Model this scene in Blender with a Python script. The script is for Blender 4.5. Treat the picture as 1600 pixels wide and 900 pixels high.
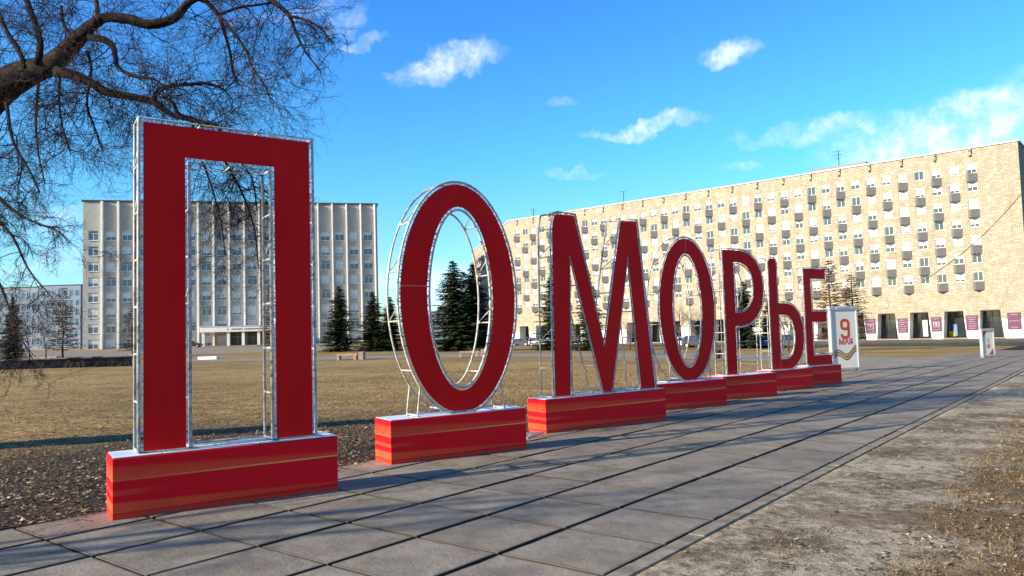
import bpy, bmesh, math, random
import numpy as np
from mathutils import Vector, Matrix, noise as mnoise
random.seed(7); rnd = random.Random(11)
for o in list(bpy.data.objects): bpy.data.objects.remove(o)
SC = bpy.context.scene
COL = SC.collection
PI = math.pi
# ------------------------------------------------------------------ camera
F, PITCH, ROLL, EYE = 1182.15, .0578, -.0290, 1.7
_fw = np.array([0, math.cos(PITCH), math.sin(PITCH)]); _up = np.array([0, -math.sin(PITCH), math.cos(PITCH)]); _rt = np.array([1., 0, 0])
_c, _s = math.cos(ROLL), math.sin(ROLL)
CR, CU = _c*_rt+_s*_up, -_s*_rt+_c*_up
cam_d = bpy.data.cameras.new('camera'); cam = bpy.data.objects.new('camera', cam_d); COL.objects.link(cam)
cam_d.sensor_width = 36; cam_d.lens = F/1600*36; cam_d.clip_start = .05; cam_d.clip_end = 3000
cam.matrix_world = Matrix(((CR[0], CU[0], -_fw[0], 0), (CR[1], CU[1], -_fw[1], 0), (CR[2], CU[2], -_fw[2], EYE), (0, 0, 0, 1)))
SC.camera = cam
# ------------------------------------------------------------------ sun direction (towards the sun)
SUN_EL = math.radians(20.5)
sh = np.array([-.88, -.475]); sh /= np.linalg.norm(sh)
SDIR = Vector((sh[0]*math.cos(SUN_EL), sh[1]*math.cos(SUN_EL), math.sin(SUN_EL)))
ld = bpy.data.lights.new('sun', 'SUN'); ld.energy = 5.0; ld.angle = math.radians(.55); ld.color = (1, .87, .68)
lo = bpy.data.objects.new('sun', ld); COL.objects.link(lo); lo.rotation_euler = SDIR.to_track_quat('Z', 'Y').to_euler(); lo.location = (-60, -30, 40)
SC.view_settings.view_transform = 'Standard'; SC.view_settings.look = 'None'; SC.view_settings.exposure = 1.0; SC.view_settings.gamma = 1

def S_(u, a, b):
    t = min(max((u-a)/(b-a), 0), 1); return t*t*(3-2*t)
def Z(x, y):
    return -.30*S_(.8*x+.6*y, -2, 30)-1.3*S_(x+.45*y, 18, 105)+.6*S_(y-1.5*x, 190, 260)
def ray(u, v):
    return (u-800)/F*CR-(v-450)/F*CU+_fw
def gnd(u, v):
    q = ray(u, v); z = 0
    for _ in range(60):
        k = (z-EYE)/q[2] if q[2] < -1e-4 else 900
        P = q*k; z = .5*z+.5*Z(P[0], P[1])
    return P[0], P[1]
def at(u, v, y):
    q = ray(u, v); P = q*(y/q[1]); return Vector((P[0], P[1], P[2]+EYE))

# ------------------------------------------------------------------ material helpers
class NT:
    def __init__(s, tree): s.t = tree; s.n = tree.nodes; s.l = tree.links
    def new(s, typ, ins=None, **props):
        n = s.n.new(typ)
        for k, v in props.items(): setattr(n, k, v)
        for k, v in (ins or {}).items():
            if isinstance(v, bpy.types.NodeSocket): s.l.new(v, n.inputs[k])
            else: n.inputs[k].default_value = v
        return n
    def math(s, op, a, b=0.0, c=0.0, clamp=False):
        n = s.new('ShaderNodeMath', {0: a, 1: b, 2: c}, operation=op, use_clamp=clamp); return n.outputs[0]
    def vmath(s, op, a, b=(0, 0, 0)):
        n = s.new('ShaderNodeVectorMath', {0: a, 1: b}, operation=op)
        return n.outputs['Value'] if op in ('DOT_PRODUCT', 'LENGTH', 'DISTANCE') else n.outputs[0]
    def mix(s, f, a, b, bt='MIX'):
        n = s.n.new('ShaderNodeMix'); n.data_type = 'RGBA'; n.blend_type = bt
        for idx, v in ((0, f), (6, a), (7, b)):
            if isinstance(v, bpy.types.NodeSocket): s.l.new(v, n.inputs[idx])
            else: n.inputs[idx].default_value = v if idx == 0 else (*v[:3], 1)
        return n.outputs[2]
    def ramp(s, f, pts, interp='LINEAR'):
        n = s.n.new('ShaderNodeValToRGB'); n.color_ramp.interpolation = interp
        el = n.color_ramp.elements
        while len(el) < len(pts): el.new(.5)
        for e, (p, c) in zip(el, sorted(pts, key=lambda q: q[0])):
            e.position = p; e.color = (c, c, c, 1) if isinstance(c, (int, float)) else (*c[:3], 1)
        s.l.new(f, n.inputs[0]); return n.outputs[0]
    def noise(s, vec, scale, detail=4, rough=.55, dist=0.0):
        return s.new('ShaderNodeTexNoise', {'Vector': vec, 'Scale': scale, 'Detail': detail, 'Roughness': rough, 'Distortion': dist}).outputs['Fac']
    def mapr(s, v, a, b, c=0.0, d=1.0):
        return s.new('ShaderNodeMapRange', {0: v, 1: a, 2: b, 3: c, 4: d}, interpolation_type='SMOOTHSTEP').outputs[0]

MATS = {}
def material(name, fn):
    m = bpy.data.materials.new(name); m.use_nodes = True
    t = NT(m.node_tree); b = m.node_tree.nodes['Principled BSDF']
    fn(t, b); MATS[name] = m; return m
def setin(t, b, **kw):
    names = dict(col='Base Color', rough='Roughness', metal='Metallic', spec='Specular IOR Level', alpha='Alpha', emit='Emission Color', estr='Emission Strength')
    for k, v in kw.items():
        i = b.inputs[names[k]]
        if isinstance(v, bpy.types.NodeSocket): t.l.new(v, i)
        elif k in ('col', 'emit'): i.default_value = (*v[:3], 1)
        else: i.default_value = v
def bump(t, b, h, strength=.5, dist=.02):
    n = t.new('ShaderNodeBump', {'Height': h, 'Strength': strength, 'Distance': dist}); t.l.new(n.outputs[0], b.inputs['Normal'])
def simple(name, col, rough=.6, metal=0, var=.15, scale=3, spec=.2, bmp=0):
    def fn(t, b):
        tc = t.new('ShaderNodeTexCoord').outputs['Object']
        n = t.noise(tc, scale, 5)
        d = tuple(max(0, c*(1-var)) for c in col); l = tuple(min(1, c*(1+var)) for c in col)
        c = t.mix(t.mapr(n, .3, .7), d, l)
        setin(t, b, col=c, rough=rough, metal=metal, spec=spec)
        if bmp: bump(t, b, t.noise(tc, scale*8, 4), bmp, .01)
    return material(name, fn)

# ------------------------------------------------------------------ world: sky with clouds
W = bpy.data.worlds.new('World'); SC.world = W; W.use_nodes = True
wt = NT(W.node_tree); W.node_tree.nodes.clear()
sky = wt.new('ShaderNodeTexSky', sky_type='NISHITA'); sky.sun_disc = False
sky.sun_elevation = SUN_EL; sky.sun_rotation = math.atan2(sh[0], sh[1]); sky.air_density = 1.0; sky.dust_density = .3; sky.ozone_density = 2.5
gc = wt.new('ShaderNodeTexCoord').outputs['Generated']
dirn = wt.vmath('NORMALIZE', gc)
sep = wt.new('ShaderNodeSeparateXYZ', {0: dirn})
hz = sep.outputs['Z']
tint = wt.ramp(wt.math('MAXIMUM', hz, 0.0), [(0, (.80, .94, 1.0)), (.08, (.66, 1.04, 1.22)), (.22, (.42, 1.06, 1.42)), (.42, (.32, .92, 1.6)), (1, (.34, .76, 1.35))])
skyc = wt.mix(1.0, sky.outputs[0], tint, 'MULTIPLY')
# clouds: soft elongated puffs at fixed directions in the sky
clouds = [(695, 98, 72, 17, -16, .95), (655, 122, 34, 10, -12, .6), (1138, 84, 34, 17, -22, .95), (1018, 199, 82, 10, -7, .85), (1298, 207, 42, 11, -16, .7), (1232, 212, 56, 7, 4, .3),
          (1470, 214, 128, 36, -10, 1.25), (1590, 180, 110, 44, -14, 1.35), (1390, 236, 60, 12, -6, .7), (1158, 250, 32, 6, -6, .4), (900, 274, 42, 6, 4, .4), (562, 66, 34, 7, -6, .6), (540, 38, 30, 12, -14, .4),
          (886, 163, 18, 6, 0, .25), (612, 115, 20, 6, 20, .3), (690, 452, 110, 36, 0, .8), (110, 345, 44, 18, 0, .5), (100, 400, 60, 14, 0, .5), (470, 20, 90, 10, -10, .3), (1180, 212, 26, 6, 0, .3)]
n1 = wt.new('ShaderNodeTexNoise', {'Vector': dirn, 'Scale': 9.0, 'Detail': 6.0, 'Roughness': .6})
off = wt.vmath('SCALE', wt.vmath('SUBTRACT', n1.outputs['Color'], (.5, .5, .5))); off.node.inputs['Scale'].default_value = .075
n2 = wt.new('ShaderNodeTexNoise', {'Vector': dirn, 'Scale': 38.0, 'Detail': 6.0, 'Roughness': .65})
off2 = wt.vmath('SCALE', wt.vmath('SUBTRACT', n2.outputs['Color'], (.5, .5, .5))); off2.node.inputs['Scale'].default_value = .022
dd = wt.vmath('ADD', wt.vmath('ADD', dirn, off), off2)
acc = None
for (u, v, w, h, rot, a) in clouds:
    c = Vector(ray(u, v)).normalized()
    e1 = Vector(ray(u+math.cos(math.radians(rot))*10, v+math.sin(math.radians(rot))*10)).normalized()-c; e1.normalize()
    e2 = c.cross(e1).normalized()
    df = wt.vmath('SUBTRACT', dd, tuple(c))
    pa = wt.math('DIVIDE', wt.vmath('DOT_PRODUCT', df, tuple(e1)), w/F); pb = wt.math('DIVIDE', wt.vmath('DOT_PRODUCT', df, tuple(e2)), h/F)
    front = wt.math('GREATER_THAN', wt.vmath('DOT_PRODUCT', dirn, tuple(c)), 0.3)
    r2 = wt.math('ADD', wt.math('MULTIPLY', pa, pa), wt.math('MULTIPLY', pb, pb))
    m = wt.math('MULTIPLY', wt.math('MULTIPLY', wt.mapr(r2, 2.0, .1), a), front)
    acc = m if acc is None else wt.math('MAXIMUM', acc, m)
tex = wt.mapr(n2.outputs['Fac'], .3, .72, .32, 1.0)
cmask = wt.math('MULTIPLY', acc, tex, clamp=True)
ccol = wt.mix(wt.mapr(n2.outputs['Fac'], .35, .7), (4.6, 5.4, 7.4), (6.9, 7.1, 8.0))
allsky = wt.mix(wt.math('MULTIPLY', cmask, .66), skyc, ccol)
bg = wt.new('ShaderNodeBackground', {'Color': allsky, 'Strength': .10})
wo = wt.new('ShaderNodeOutputWorld'); wt.l.new(bg.outputs[0], wo.inputs[0])

# ------------------------------------------------------------------ mesh helpers
class MB:
    def __init__(s): s.v = []; s.f = []; s.mi = []; s.m = 0
    def add(s, vs, fs):
        n = len(s.v); s.v.extend([tuple(p) for p in vs]); s.f.extend([tuple(i+n for i in f) for f in fs]); s.mi.extend([s.m]*len(fs)); return s
    def box(s, x0, x1, y0, y1, z0, z1, M=None):
        vs = [Vector((x, y, z)) for z in (z0, z1) for y in (y0, y1) for x in (x0, x1)]
        if M is not None: vs = [M @ p for p in vs]
        return s.add(vs, [(0, 2, 3, 1), (4, 5, 7, 6), (0, 1, 5, 4), (2, 6, 7, 3), (0, 4, 6, 2), (1, 3, 7, 5)])
    def tube(s, pts, r, n=6, closed=False, caps=True):
        pts = [Vector(p) for p in pts]; N = len(pts)
        if N < 2: return s
        rs = r if isinstance(r, (list, tuple)) else [r]*N
        vs = []; prev = None
        for i, p in enumerate(pts):
            a = pts[i-1] if (i > 0 or closed) else p; b = pts[(i+1) % N] if (i < N-1 or closed) else p
            t = (b-a); t = t.normalized() if t.length > 1e-9 else Vector((0, 0, 1))
            if prev is None:
                up = Vector((0, 0, 1)) if abs(t.z) < .9 else Vector((1, 0, 0)); x = t.cross(up).normalized()
            else:
                x = prev-t*prev.dot(t); x = x.normalized() if x.length > 1e-6 else t.orthogonal().normalized()
            prev = x; y = t.cross(x)
            for k in range(n):
                an = 2*PI*k/n; vs.append(p+(x*math.cos(an)+y*math.sin(an))*rs[i])
        fs = []
        for i in range(N if closed else N-1):
            for k in range(n):
                a = i*n+k; b = i*n+(k+1) % n; c = ((i+1) % N)*n+(k+1) % n; d = ((i+1) % N)*n+k
                fs.append((a, b, c, d))
        if caps and not closed: fs.append(tuple(range(n-1, -1, -1))); fs.append(tuple((N-1)*n+k for k in range(n)))
        return s.add(vs, fs)
    def prism(s, poly, y0, y1, M=None):     # poly in x,z ; extruded along y
        n = len(poly); vs = [Vector((x, y0, z)) for x, z in poly]+[Vector((x, y1, z)) for x, z in poly]
        if M is not None: vs = [M @ p for p in vs]
        return s.add(vs, [tuple(range(n)), tuple(range(2*n-1, n-1, -1))]+[(i, i+n, (i+1) % n+n, (i+1) % n) for i in range(n)])
    def lathe(s, prof, n=12, c=(0, 0, 0)):
        vs = [(c[0]+r*math.cos(2*PI*k/n), c[1]+r*math.sin(2*PI*k/n), c[2]+z) for r, z in prof for k in range(n)]
        fs = [(i*n+k, i*n+(k+1) % n, (i+1)*n+(k+1) % n, (i+1)*n+k) for i in range(len(prof)-1) for k in range(n)]
        fs += [tuple(range(n-1, -1, -1)), tuple((len(prof)-1)*n+k for k in range(n))]
        return s.add(vs, fs)
    def mesh(s, name, mats, smooth=False):
        me = bpy.data.meshes.new(name); me.from_pydata(s.v, [], s.f)
        for m in (mats if isinstance(mats, (list, tuple)) else [mats]): me.materials.append(m)
        if any(s.mi): me.polygons.foreach_set('material_index', s.mi)
        if smooth: me.polygons.foreach_set('use_smooth', [True]*len(me.polygons))
        me.update(); return me
    def obj(s, name, mats, parent=None, smooth=False, **kw):
        return link(name, s.mesh(name, mats, smooth), parent, **kw)
def link(name, me, parent=None, loc=None, rot=None, label=None, cat=None, group=None, kind=None):
    o = bpy.data.objects.new(name, me); COL.objects.link(o)
    if parent is not None: o.parent = parent
    if loc is not None: o.location = loc
    if rot is not None: o.rotation_euler = rot
    tag(o, label, cat, group, kind); return o
def tag(o, label=None, cat=None, group=None, kind=None):
    for k, v in (('label', label), ('category', cat), ('group', group), ('kind', kind)):
        if v: o[k] = v
    return o
def thing(name, loc, rz, label, cat, group=None):
    return link(name, None, None, loc, (0, 0, rz), label, cat, group)
def bevel_mesh(me, w, seg=1):
    bm = bmesh.new(); bm.from_mesh(me); bmesh.ops.recalc_face_normals(bm, faces=bm.faces)
    bmesh.ops.bevel(bm, geom=bm.edges[:]+bm.verts[:], offset=w, segments=seg, affect='EDGES', profile=.5); bm.to_mesh(me); bm.free(); return me
def fix(me):
    bm = bmesh.new(); bm.from_mesh(me); bmesh.ops.recalc_face_normals(bm, faces=bm.faces); bm.to_mesh(me); bm.free(); return me

# ------------------------------------------------------------------ path frame
PX0, PY0, TH = -2.743, 5.655, .905
PD = np.array([math.cos(TH), math.sin(TH)]); PN = np.array([math.sin(TH), -math.cos(TH)])
SL, SW, KERB = .939, .902, 2.769
def pw(t, n): return (PX0+PD[0]*t+PN[0]*n, PY0+PD[1]*t+PN[1]*n)
def tn(x, y): return ((x-PX0)*PD[0]+(y-PY0)*PD[1], (x-PX0)*PN[0]+(y-PY0)*PN[1])

# ------------------------------------------------------------------ ground material
def ground_fn(t, b):
    pos = t.new('ShaderNodeNewGeometry').outputs['Position']
    rel = t.vmath('SUBTRACT', pos, (PX0, PY0, 0))
    tt = t.vmath('DOT_PRODUCT', rel, (PD[0], PD[1], 0)); nn = t.vmath('DOT_PRODUCT', rel, (PN[0], PN[1], 0))
    sp = t.new('ShaderNodeSeparateXYZ', {0: pos})
    big = t.noise(pos, .12, 4); mid = t.noise(pos, .8, 5, .6); fine = t.noise(pos, 9, 5, .7); vf = t.noise(pos, 45, 4, .7)
    g1 = t.ramp(t.mapr(t.math('ADD', t.math('MULTIPLY', fine, .7), t.math('MULTIPLY', mid, .3)), .34, .66), [(0, (.06, .038, .015)), (.35, (.26, .155, .052)), (.7, (.50, .325, .115)), (1, (.68, .48, .21))])
    green = t.ramp(fine, [(.3, (.05, .036, .013)), (.7, (.22, .155, .05))])
    patch = t.mapr(t.math('ADD', mid, t.math('MULTIPLY', big, .6)), .72, .95)
    grass = t.mix(t.math('MULTIPLY', patch, .8), g1, green)
    # dark, leafy soil next to the letters, tree shade put into its colour too
    litter = t.ramp(vf, [(.3, (.022, .014, .009)), (.52, (.06, .042, .025)), (.6, (.13, .09, .05)), (.72, (.32, .23, .14))])
    edge = t.math('ADD', t.math('ADD', nn, t.math('MULTIPLY', mid, 2.6)), t.math('MULTIPLY', big, 2.0))
    near = t.math('MULTIPLY', t.mapr(edge, -10.0, -4.2), t.mapr(tt, 17., 3.))
    lawn = t.mix(near, grass, litter)
    # trodden sand on the other side of the path
    sand = t.ramp(t.mapr(t.math('ADD', t.math('MULTIPLY', fine, .5), t.math('MULTIPLY', mid, .5)), .33, .68), [(0, (.055, .04, .022)), (.35, (.21, .168, .105)), (.7, (.41, .335, .22)), (1, (.52, .43, .30))])
    sand = t.mix(t.mapr(vf, .54, .62, 0, .9), sand, (.08, .055, .035)); sand = t.mix(t.mapr(t.noise(pos, 2.6, 6, .75), .55, .66, 0, .55), sand, (.10, .075, .048))
    turf = t.ramp(vf, [(.3, (.04, .026, .012)), (.48, (.13, .08, .032)), (.62, (.30, .19, .08)), (.8, (.48, .33, .16))])
    tf = t.mapr(t.math('ADD', nn, t.math('ADD', t.math('MULTIPLY', mid, -2.6), t.math('MULTIPLY', fine, -1.2))), 2.1, 3.1)
    tf2 = t.mapr(t.noise(pos, .45, 5, .65), .56, .62)
    side = t.mix(t.math('MAXIMUM', tf, t.math('MULTIPLY', tf2, .55)), sand, turf)
    joint = t.ramp(vf, [(.3, (.012, .010, .008)), (.7, (.04, .032, .024))])
    onpath = t.math('MULTIPLY', t.math('GREATER_THAN', nn, -2.62), t.math('LESS_THAN', nn, KERB+.02))
    right = t.math('GREATER_THAN', nn, KERB+.02)
    col = t.mix(onpath, t.mix(right, lawn, side), joint)
    setin(t, b, col=col, rough=.95, spec=.15)
    hh = t.math('ADD', t.math('MULTIPLY', fine, .6), t.math('MULTIPLY', vf, .4))
    bump(t, b, hh, .9, .05)
M_ground = material('ground_soil_and_grass', ground_fn)

def ax(stops):
    out = []
    for (a, b, st) in stops: out += list(np.arange(a, b, st))
    return out+[stops[-1][1]]
def build_ground():
    T = ax([(-900, -100, 80), (-100, -12, 8), (-12, -3, 1), (-3, 22, .22), (22, 60, 1.2), (60, 300, 6), (300, 1300, 80)])
    N = ax([(-1300, -300, 80), (-300, -60, 6), (-60, -12, 1.2), (-12, -2.64, .22)])[:-1]+[-2.62, -2.60, -1.8, -.9, 0, .9, 1.8, KERB-.02, KERB+.155, KERB+.17]+ax([(3.05, 9, .22), (9, 60, 1.5), (60, 300, 8), (300, 1000, 80)])
    vs = []
    for t_ in T:
        for n_ in N:
            x, y = pw(t_, n_); z = Z(x, y)
            if -2.61 < n_ < KERB+.16 and -12 < t_ < 78: z -= .075
            elif abs(n_) < 14 and -5 < t_ < 26:
                q = mnoise.noise(Vector((x*1.3, y*1.3, 0)))*.022+mnoise.noise(Vector((x*4.2, y*4.2, 3)))*.012
                z += q-.022 if n_ < 0 else q*min(1, max(0, (n_-KERB-.15)/.8))-.004
            else: z -= .02
            vs.append((x, y, z))
    k = len(N)
    fs = [(i*k+j, i*k+j+1, (i+1)*k+j+1, (i+1)*k+j) for i in range(len(T)-1) for j in range(k-1)]
    fs = [(a, d, c, b) for a, b, c, d in fs]
    m = MB(); m.v = vs; m.f = fs; m.mi = [0]*len(fs)
    return m.obj('ground', M_ground, smooth=True, kind='structure')
ground = build_ground()

# ------------------------------------------------------------------ paving slabs
def slab_fn(t, b):
    tc = t.new('ShaderNodeTexCoord').outputs['Object']
    oi = t.new('ShaderNodeObjectInfo')
    vec = t.vmath('ADD', tc, oi.outputs['Location'])
    a = t.noise(vec, 1.6, 5, .6); f = t.noise(vec, 34, 4, .8); m2 = t.noise(vec, 7, 5, .6)
    base = t.mix(t.mapr(a, .3, .7), (.185, .152, .108), (.33, .275, .20))
    base = t.mix(t.math('MULTIPLY', oi.outputs['Random'], .45), base, (.14, .12, .092))
    speck = t.mapr(f, .56, .68); base = t.mix(t.math('MULTIPLY', speck, .7), base, (.08, .07, .06))
    lsp = t.mapr(f, .34, .26); base = t.mix(t.math('MULTIPLY', lsp, .5), base, (.36, .33, .28))
    dust = t.mapr(m2, .52, .72); base = t.mix(t.math('MULTIPLY', dust, .4), base, (.27, .23, .17))
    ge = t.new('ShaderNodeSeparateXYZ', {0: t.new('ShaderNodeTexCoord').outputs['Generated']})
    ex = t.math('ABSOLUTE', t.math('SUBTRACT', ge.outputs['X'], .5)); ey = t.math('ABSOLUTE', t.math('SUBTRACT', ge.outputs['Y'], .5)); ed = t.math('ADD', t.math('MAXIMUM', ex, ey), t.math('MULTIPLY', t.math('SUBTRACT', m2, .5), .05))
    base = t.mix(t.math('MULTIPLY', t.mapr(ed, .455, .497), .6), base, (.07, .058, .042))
    crk = t.math('ABSOLUTE', t.math('SUBTRACT', t.noise(vec, .7, 6, .6), .5)); base = t.mix(t.math('MULTIPLY', t.mapr(crk, .006, .0), t.math('GREATER_THAN', oi.outputs['Random'], .72)), base, (.05, .045, .04))
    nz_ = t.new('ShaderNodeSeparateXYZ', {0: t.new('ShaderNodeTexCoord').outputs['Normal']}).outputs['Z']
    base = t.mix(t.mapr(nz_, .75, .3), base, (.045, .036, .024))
    stn = t.mapr(t.noise(vec, 3.2, 2, .4), .62, .70); base = t.mix(t.math('MULTIPLY', stn, .35), base, (.09, .08, .07))
    setin(t, b, col=base, rough=t.mapr(m2, .3, .7, .75, .95), spec=.15)
    bump(t, b, t.math('ADD', t.math('MULTIPLY', f, .7), m2), .7, .014)
M_slab = material('worn_concrete_slab', slab_fn)
M_kerb = simple('worn_concrete_kerb', (.25, .20, .135), .9, var=.35, scale=5, bmp=.4)
def slab_mesh(w, l, seed):
    r = random.Random(seed); bm = bmesh.new()
    hw, hl = w/2, l/2
    def side(p, q, n=7):
        out = []
        for i in range(n):
            k = i/n; x = p[0]+(q[0]-p[0])*k; y = p[1]+(q[1]-p[1])*k
            j = .003 if r.random() > .12 else .014
            out.append((x*(1-r.random()*j/.45), y*(1-r.random()*j/.45)))
        return out
    c = .012
    pts = side((-hw, -hl), (hw, -hl))+side((hw, -hl), (hw, hl))+side((hw, hl), (-hw, hl))+side((-hw, hl), (-hw, -hl))
    n = len(pts)
    vb = [bm.verts.new((x, y, -.07)) for x, y in pts]; vt = [bm.verts.new((x, y, -.004)) for x, y in pts]; vi = [bm.verts.new((x*.990, y*.990, 0)) for x, y in pts]
    for i in range(n):
        j = (i+1) % n
        bm.faces.new((vb[i], vb[j], vt[j], vt[i])); bm.faces.new((vt[i], vt[j], vi[j], vi[i]))
    bm.faces.new(vi)
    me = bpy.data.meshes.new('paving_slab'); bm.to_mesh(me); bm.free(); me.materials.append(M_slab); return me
path = link('path', None, kind='structure')
colsN = [(-2.56, -1.804)]+[(-1.804+SW*i, -1.804+SW*(i+1)) for i in range(4)]+[(1.804, KERB)]
variants = {}
for ci, (a, b_) in enumerate(colsN):
    w = round(b_-a-.044, 3)
    if w not in variants: variants[w] = [slab_mesh(w, SL-.026, 31*ci+k) for k in range(6)]
far_slabs = MB(); cnt = 0
for row in range(-4, 84):
    for ci, (a, b_) in enumerate(colsN):
        w = round(b_-a-.044, 3); t_ = (row+.5)*SL; n_ = (a+b_)/2
        x, y = pw(t_, n_); z = Z(x, y)
        e = .3; gx, gy = pw(t_+e, n_), pw(t_, n_+e)
        tx = (Z(*gx)-z)/e; ty = (Z(*gy)-z)/e
        if y < .8: continue
        dz = rnd.uniform(-.004, .002); rx = rnd.gauss(0, .0025); ry = rnd.gauss(0, .0025)
        if row < 45:
            M = Matrix(((PN[0], PD[0], -ty*PN[0]-tx*PD[0]), (PN[1], PD[1], -ty*PN[1]-tx*PD[1]), (ty+ry, tx+rx, 1))).to_4x4()
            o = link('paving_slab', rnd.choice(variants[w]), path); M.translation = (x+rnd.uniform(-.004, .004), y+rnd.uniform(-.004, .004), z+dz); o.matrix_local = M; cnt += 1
        else:
            M = Matrix(((PN[0], PD[0], 0, x), (PN[1], PD[1], 0, y), (ty, tx, 1, z+dz), (0, 0, 0, 1)))
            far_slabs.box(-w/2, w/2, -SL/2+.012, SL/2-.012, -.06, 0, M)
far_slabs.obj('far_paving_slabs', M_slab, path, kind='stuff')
# kerb stones
for i in range(-3, 60):
    t0 = i*1.0+.2
    vs = []; m = MB()
    x, y = pw(t0+.49, KERB+.085)
    if y < .8: continue
    z = Z(x, y)+.005+rnd.uniform(-.003, .003)
    for tt_ in (t0+.002, t0+.998):
        for nn_ in (KERB+.012, KERB+.15):
            xx, yy = pw(tt_, nn_+rnd.uniform(-.004, .004)); vs.append((xx-x, yy-y, Z(xx, yy)+z-Z(x, y)))
    b0 = [(p[0], p[1], p[2]-.09-z) for p in vs]; t0_ = [(p[0], p[1], p[2]-z) for p in vs]
    m.add(b0+t0_, [(0, 1, 3, 2), (4, 6, 7, 5), (0, 4, 5, 1), (2, 3, 7, 6), (0, 2, 6, 4), (1, 5, 7, 3)])
    me = m.mesh('kerb_stone', M_kerb); bevel_mesh(me, .004)
    link('kerb_stone', me, path, (x, y, z))

# sheets of paving, road
def sheet(name, A, B, mat, h, nseg=24, nw=6):
    """strip between world polylines A and B (same number of points), laid on the terrain"""
    def along(Pl, k):
        f = k*(len(Pl)-1); i = min(int(f), len(Pl)-2); u = f-i
        return (Pl[i][0]*(1-u)+Pl[i+1][0]*u, Pl[i][1]*(1-u)+Pl[i+1][1]*u)
    m = MB(); vs = []
    for i in range(nseg+1):
        a = along(A, i/nseg); b = along(B, i/nseg)
        for j in range(nw+1):
            u = j/nw; x = a[0]*(1-u)+b[0]*u; y = a[1]*(1-u)+b[1]*u; vs.append((x, y, Z(x, y)+h))
    k = nw+1
    m.add(vs, [(i*k+j, i*k+j+1, (i+1)*k+j+1, (i+1)*k+j) for i in range(nseg) for j in range(nw)])
    me = m.mesh(name, mat); fix(me)
    if me.polygons[0].normal.z < 0: me.flip_normals()
    return link(name, me, kind='structure')
M_asph = simple('grey_asphalt', (.10, .10, .10), .9, var=.25, scale=.6, bmp=.2)
M_plaza = simple('pale_concrete_paving', (.25, .205, .145), .9, var=.18, scale=.8, bmp=.2)
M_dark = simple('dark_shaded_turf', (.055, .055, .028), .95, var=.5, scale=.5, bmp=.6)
# crossing walkway over the lawn that meets the letters' path beyond the last letter
sheet('walkway', [(-90, 71), (-40, 70), (-10, 66), (6, 58), (13, 46), (16.5, 37), (15.0, 32.2)], [(-90, 80), (-40, 79), (-6, 76), (12, 68), (22, 54), (26, 45), (24.6, 42)], M_plaza, .004, 40, 8)
sheet('paved_apron', [pw(27.5, -2.6), pw(36, -2.6), pw(62, -2.6)], [pw(31, -4.3), pw(40, -3.8), pw(62, -2.9)], M_plaza, -.004, 20, 3)
sheet('forecourt', [(-110, 112), (-30, 112), (-8, 116)], [(-110, 150), (-30, 161), (-8, 165)], M_plaza, .002, 30, 8)
sheet('street', [(-6, 168), (24, 141), (66, 106), (110, 66)], [(-2, 184), (32, 156), (76, 117), (120, 78)], M_asph, .006, 30, 6)
sheet('shaded_verge', [(14, 128), (34, 105), (52, 92), (80, 68)], [(22, 140), (42, 124), (63, 106), (98, 75)], M_dark, .003, 30, 6)

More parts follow.
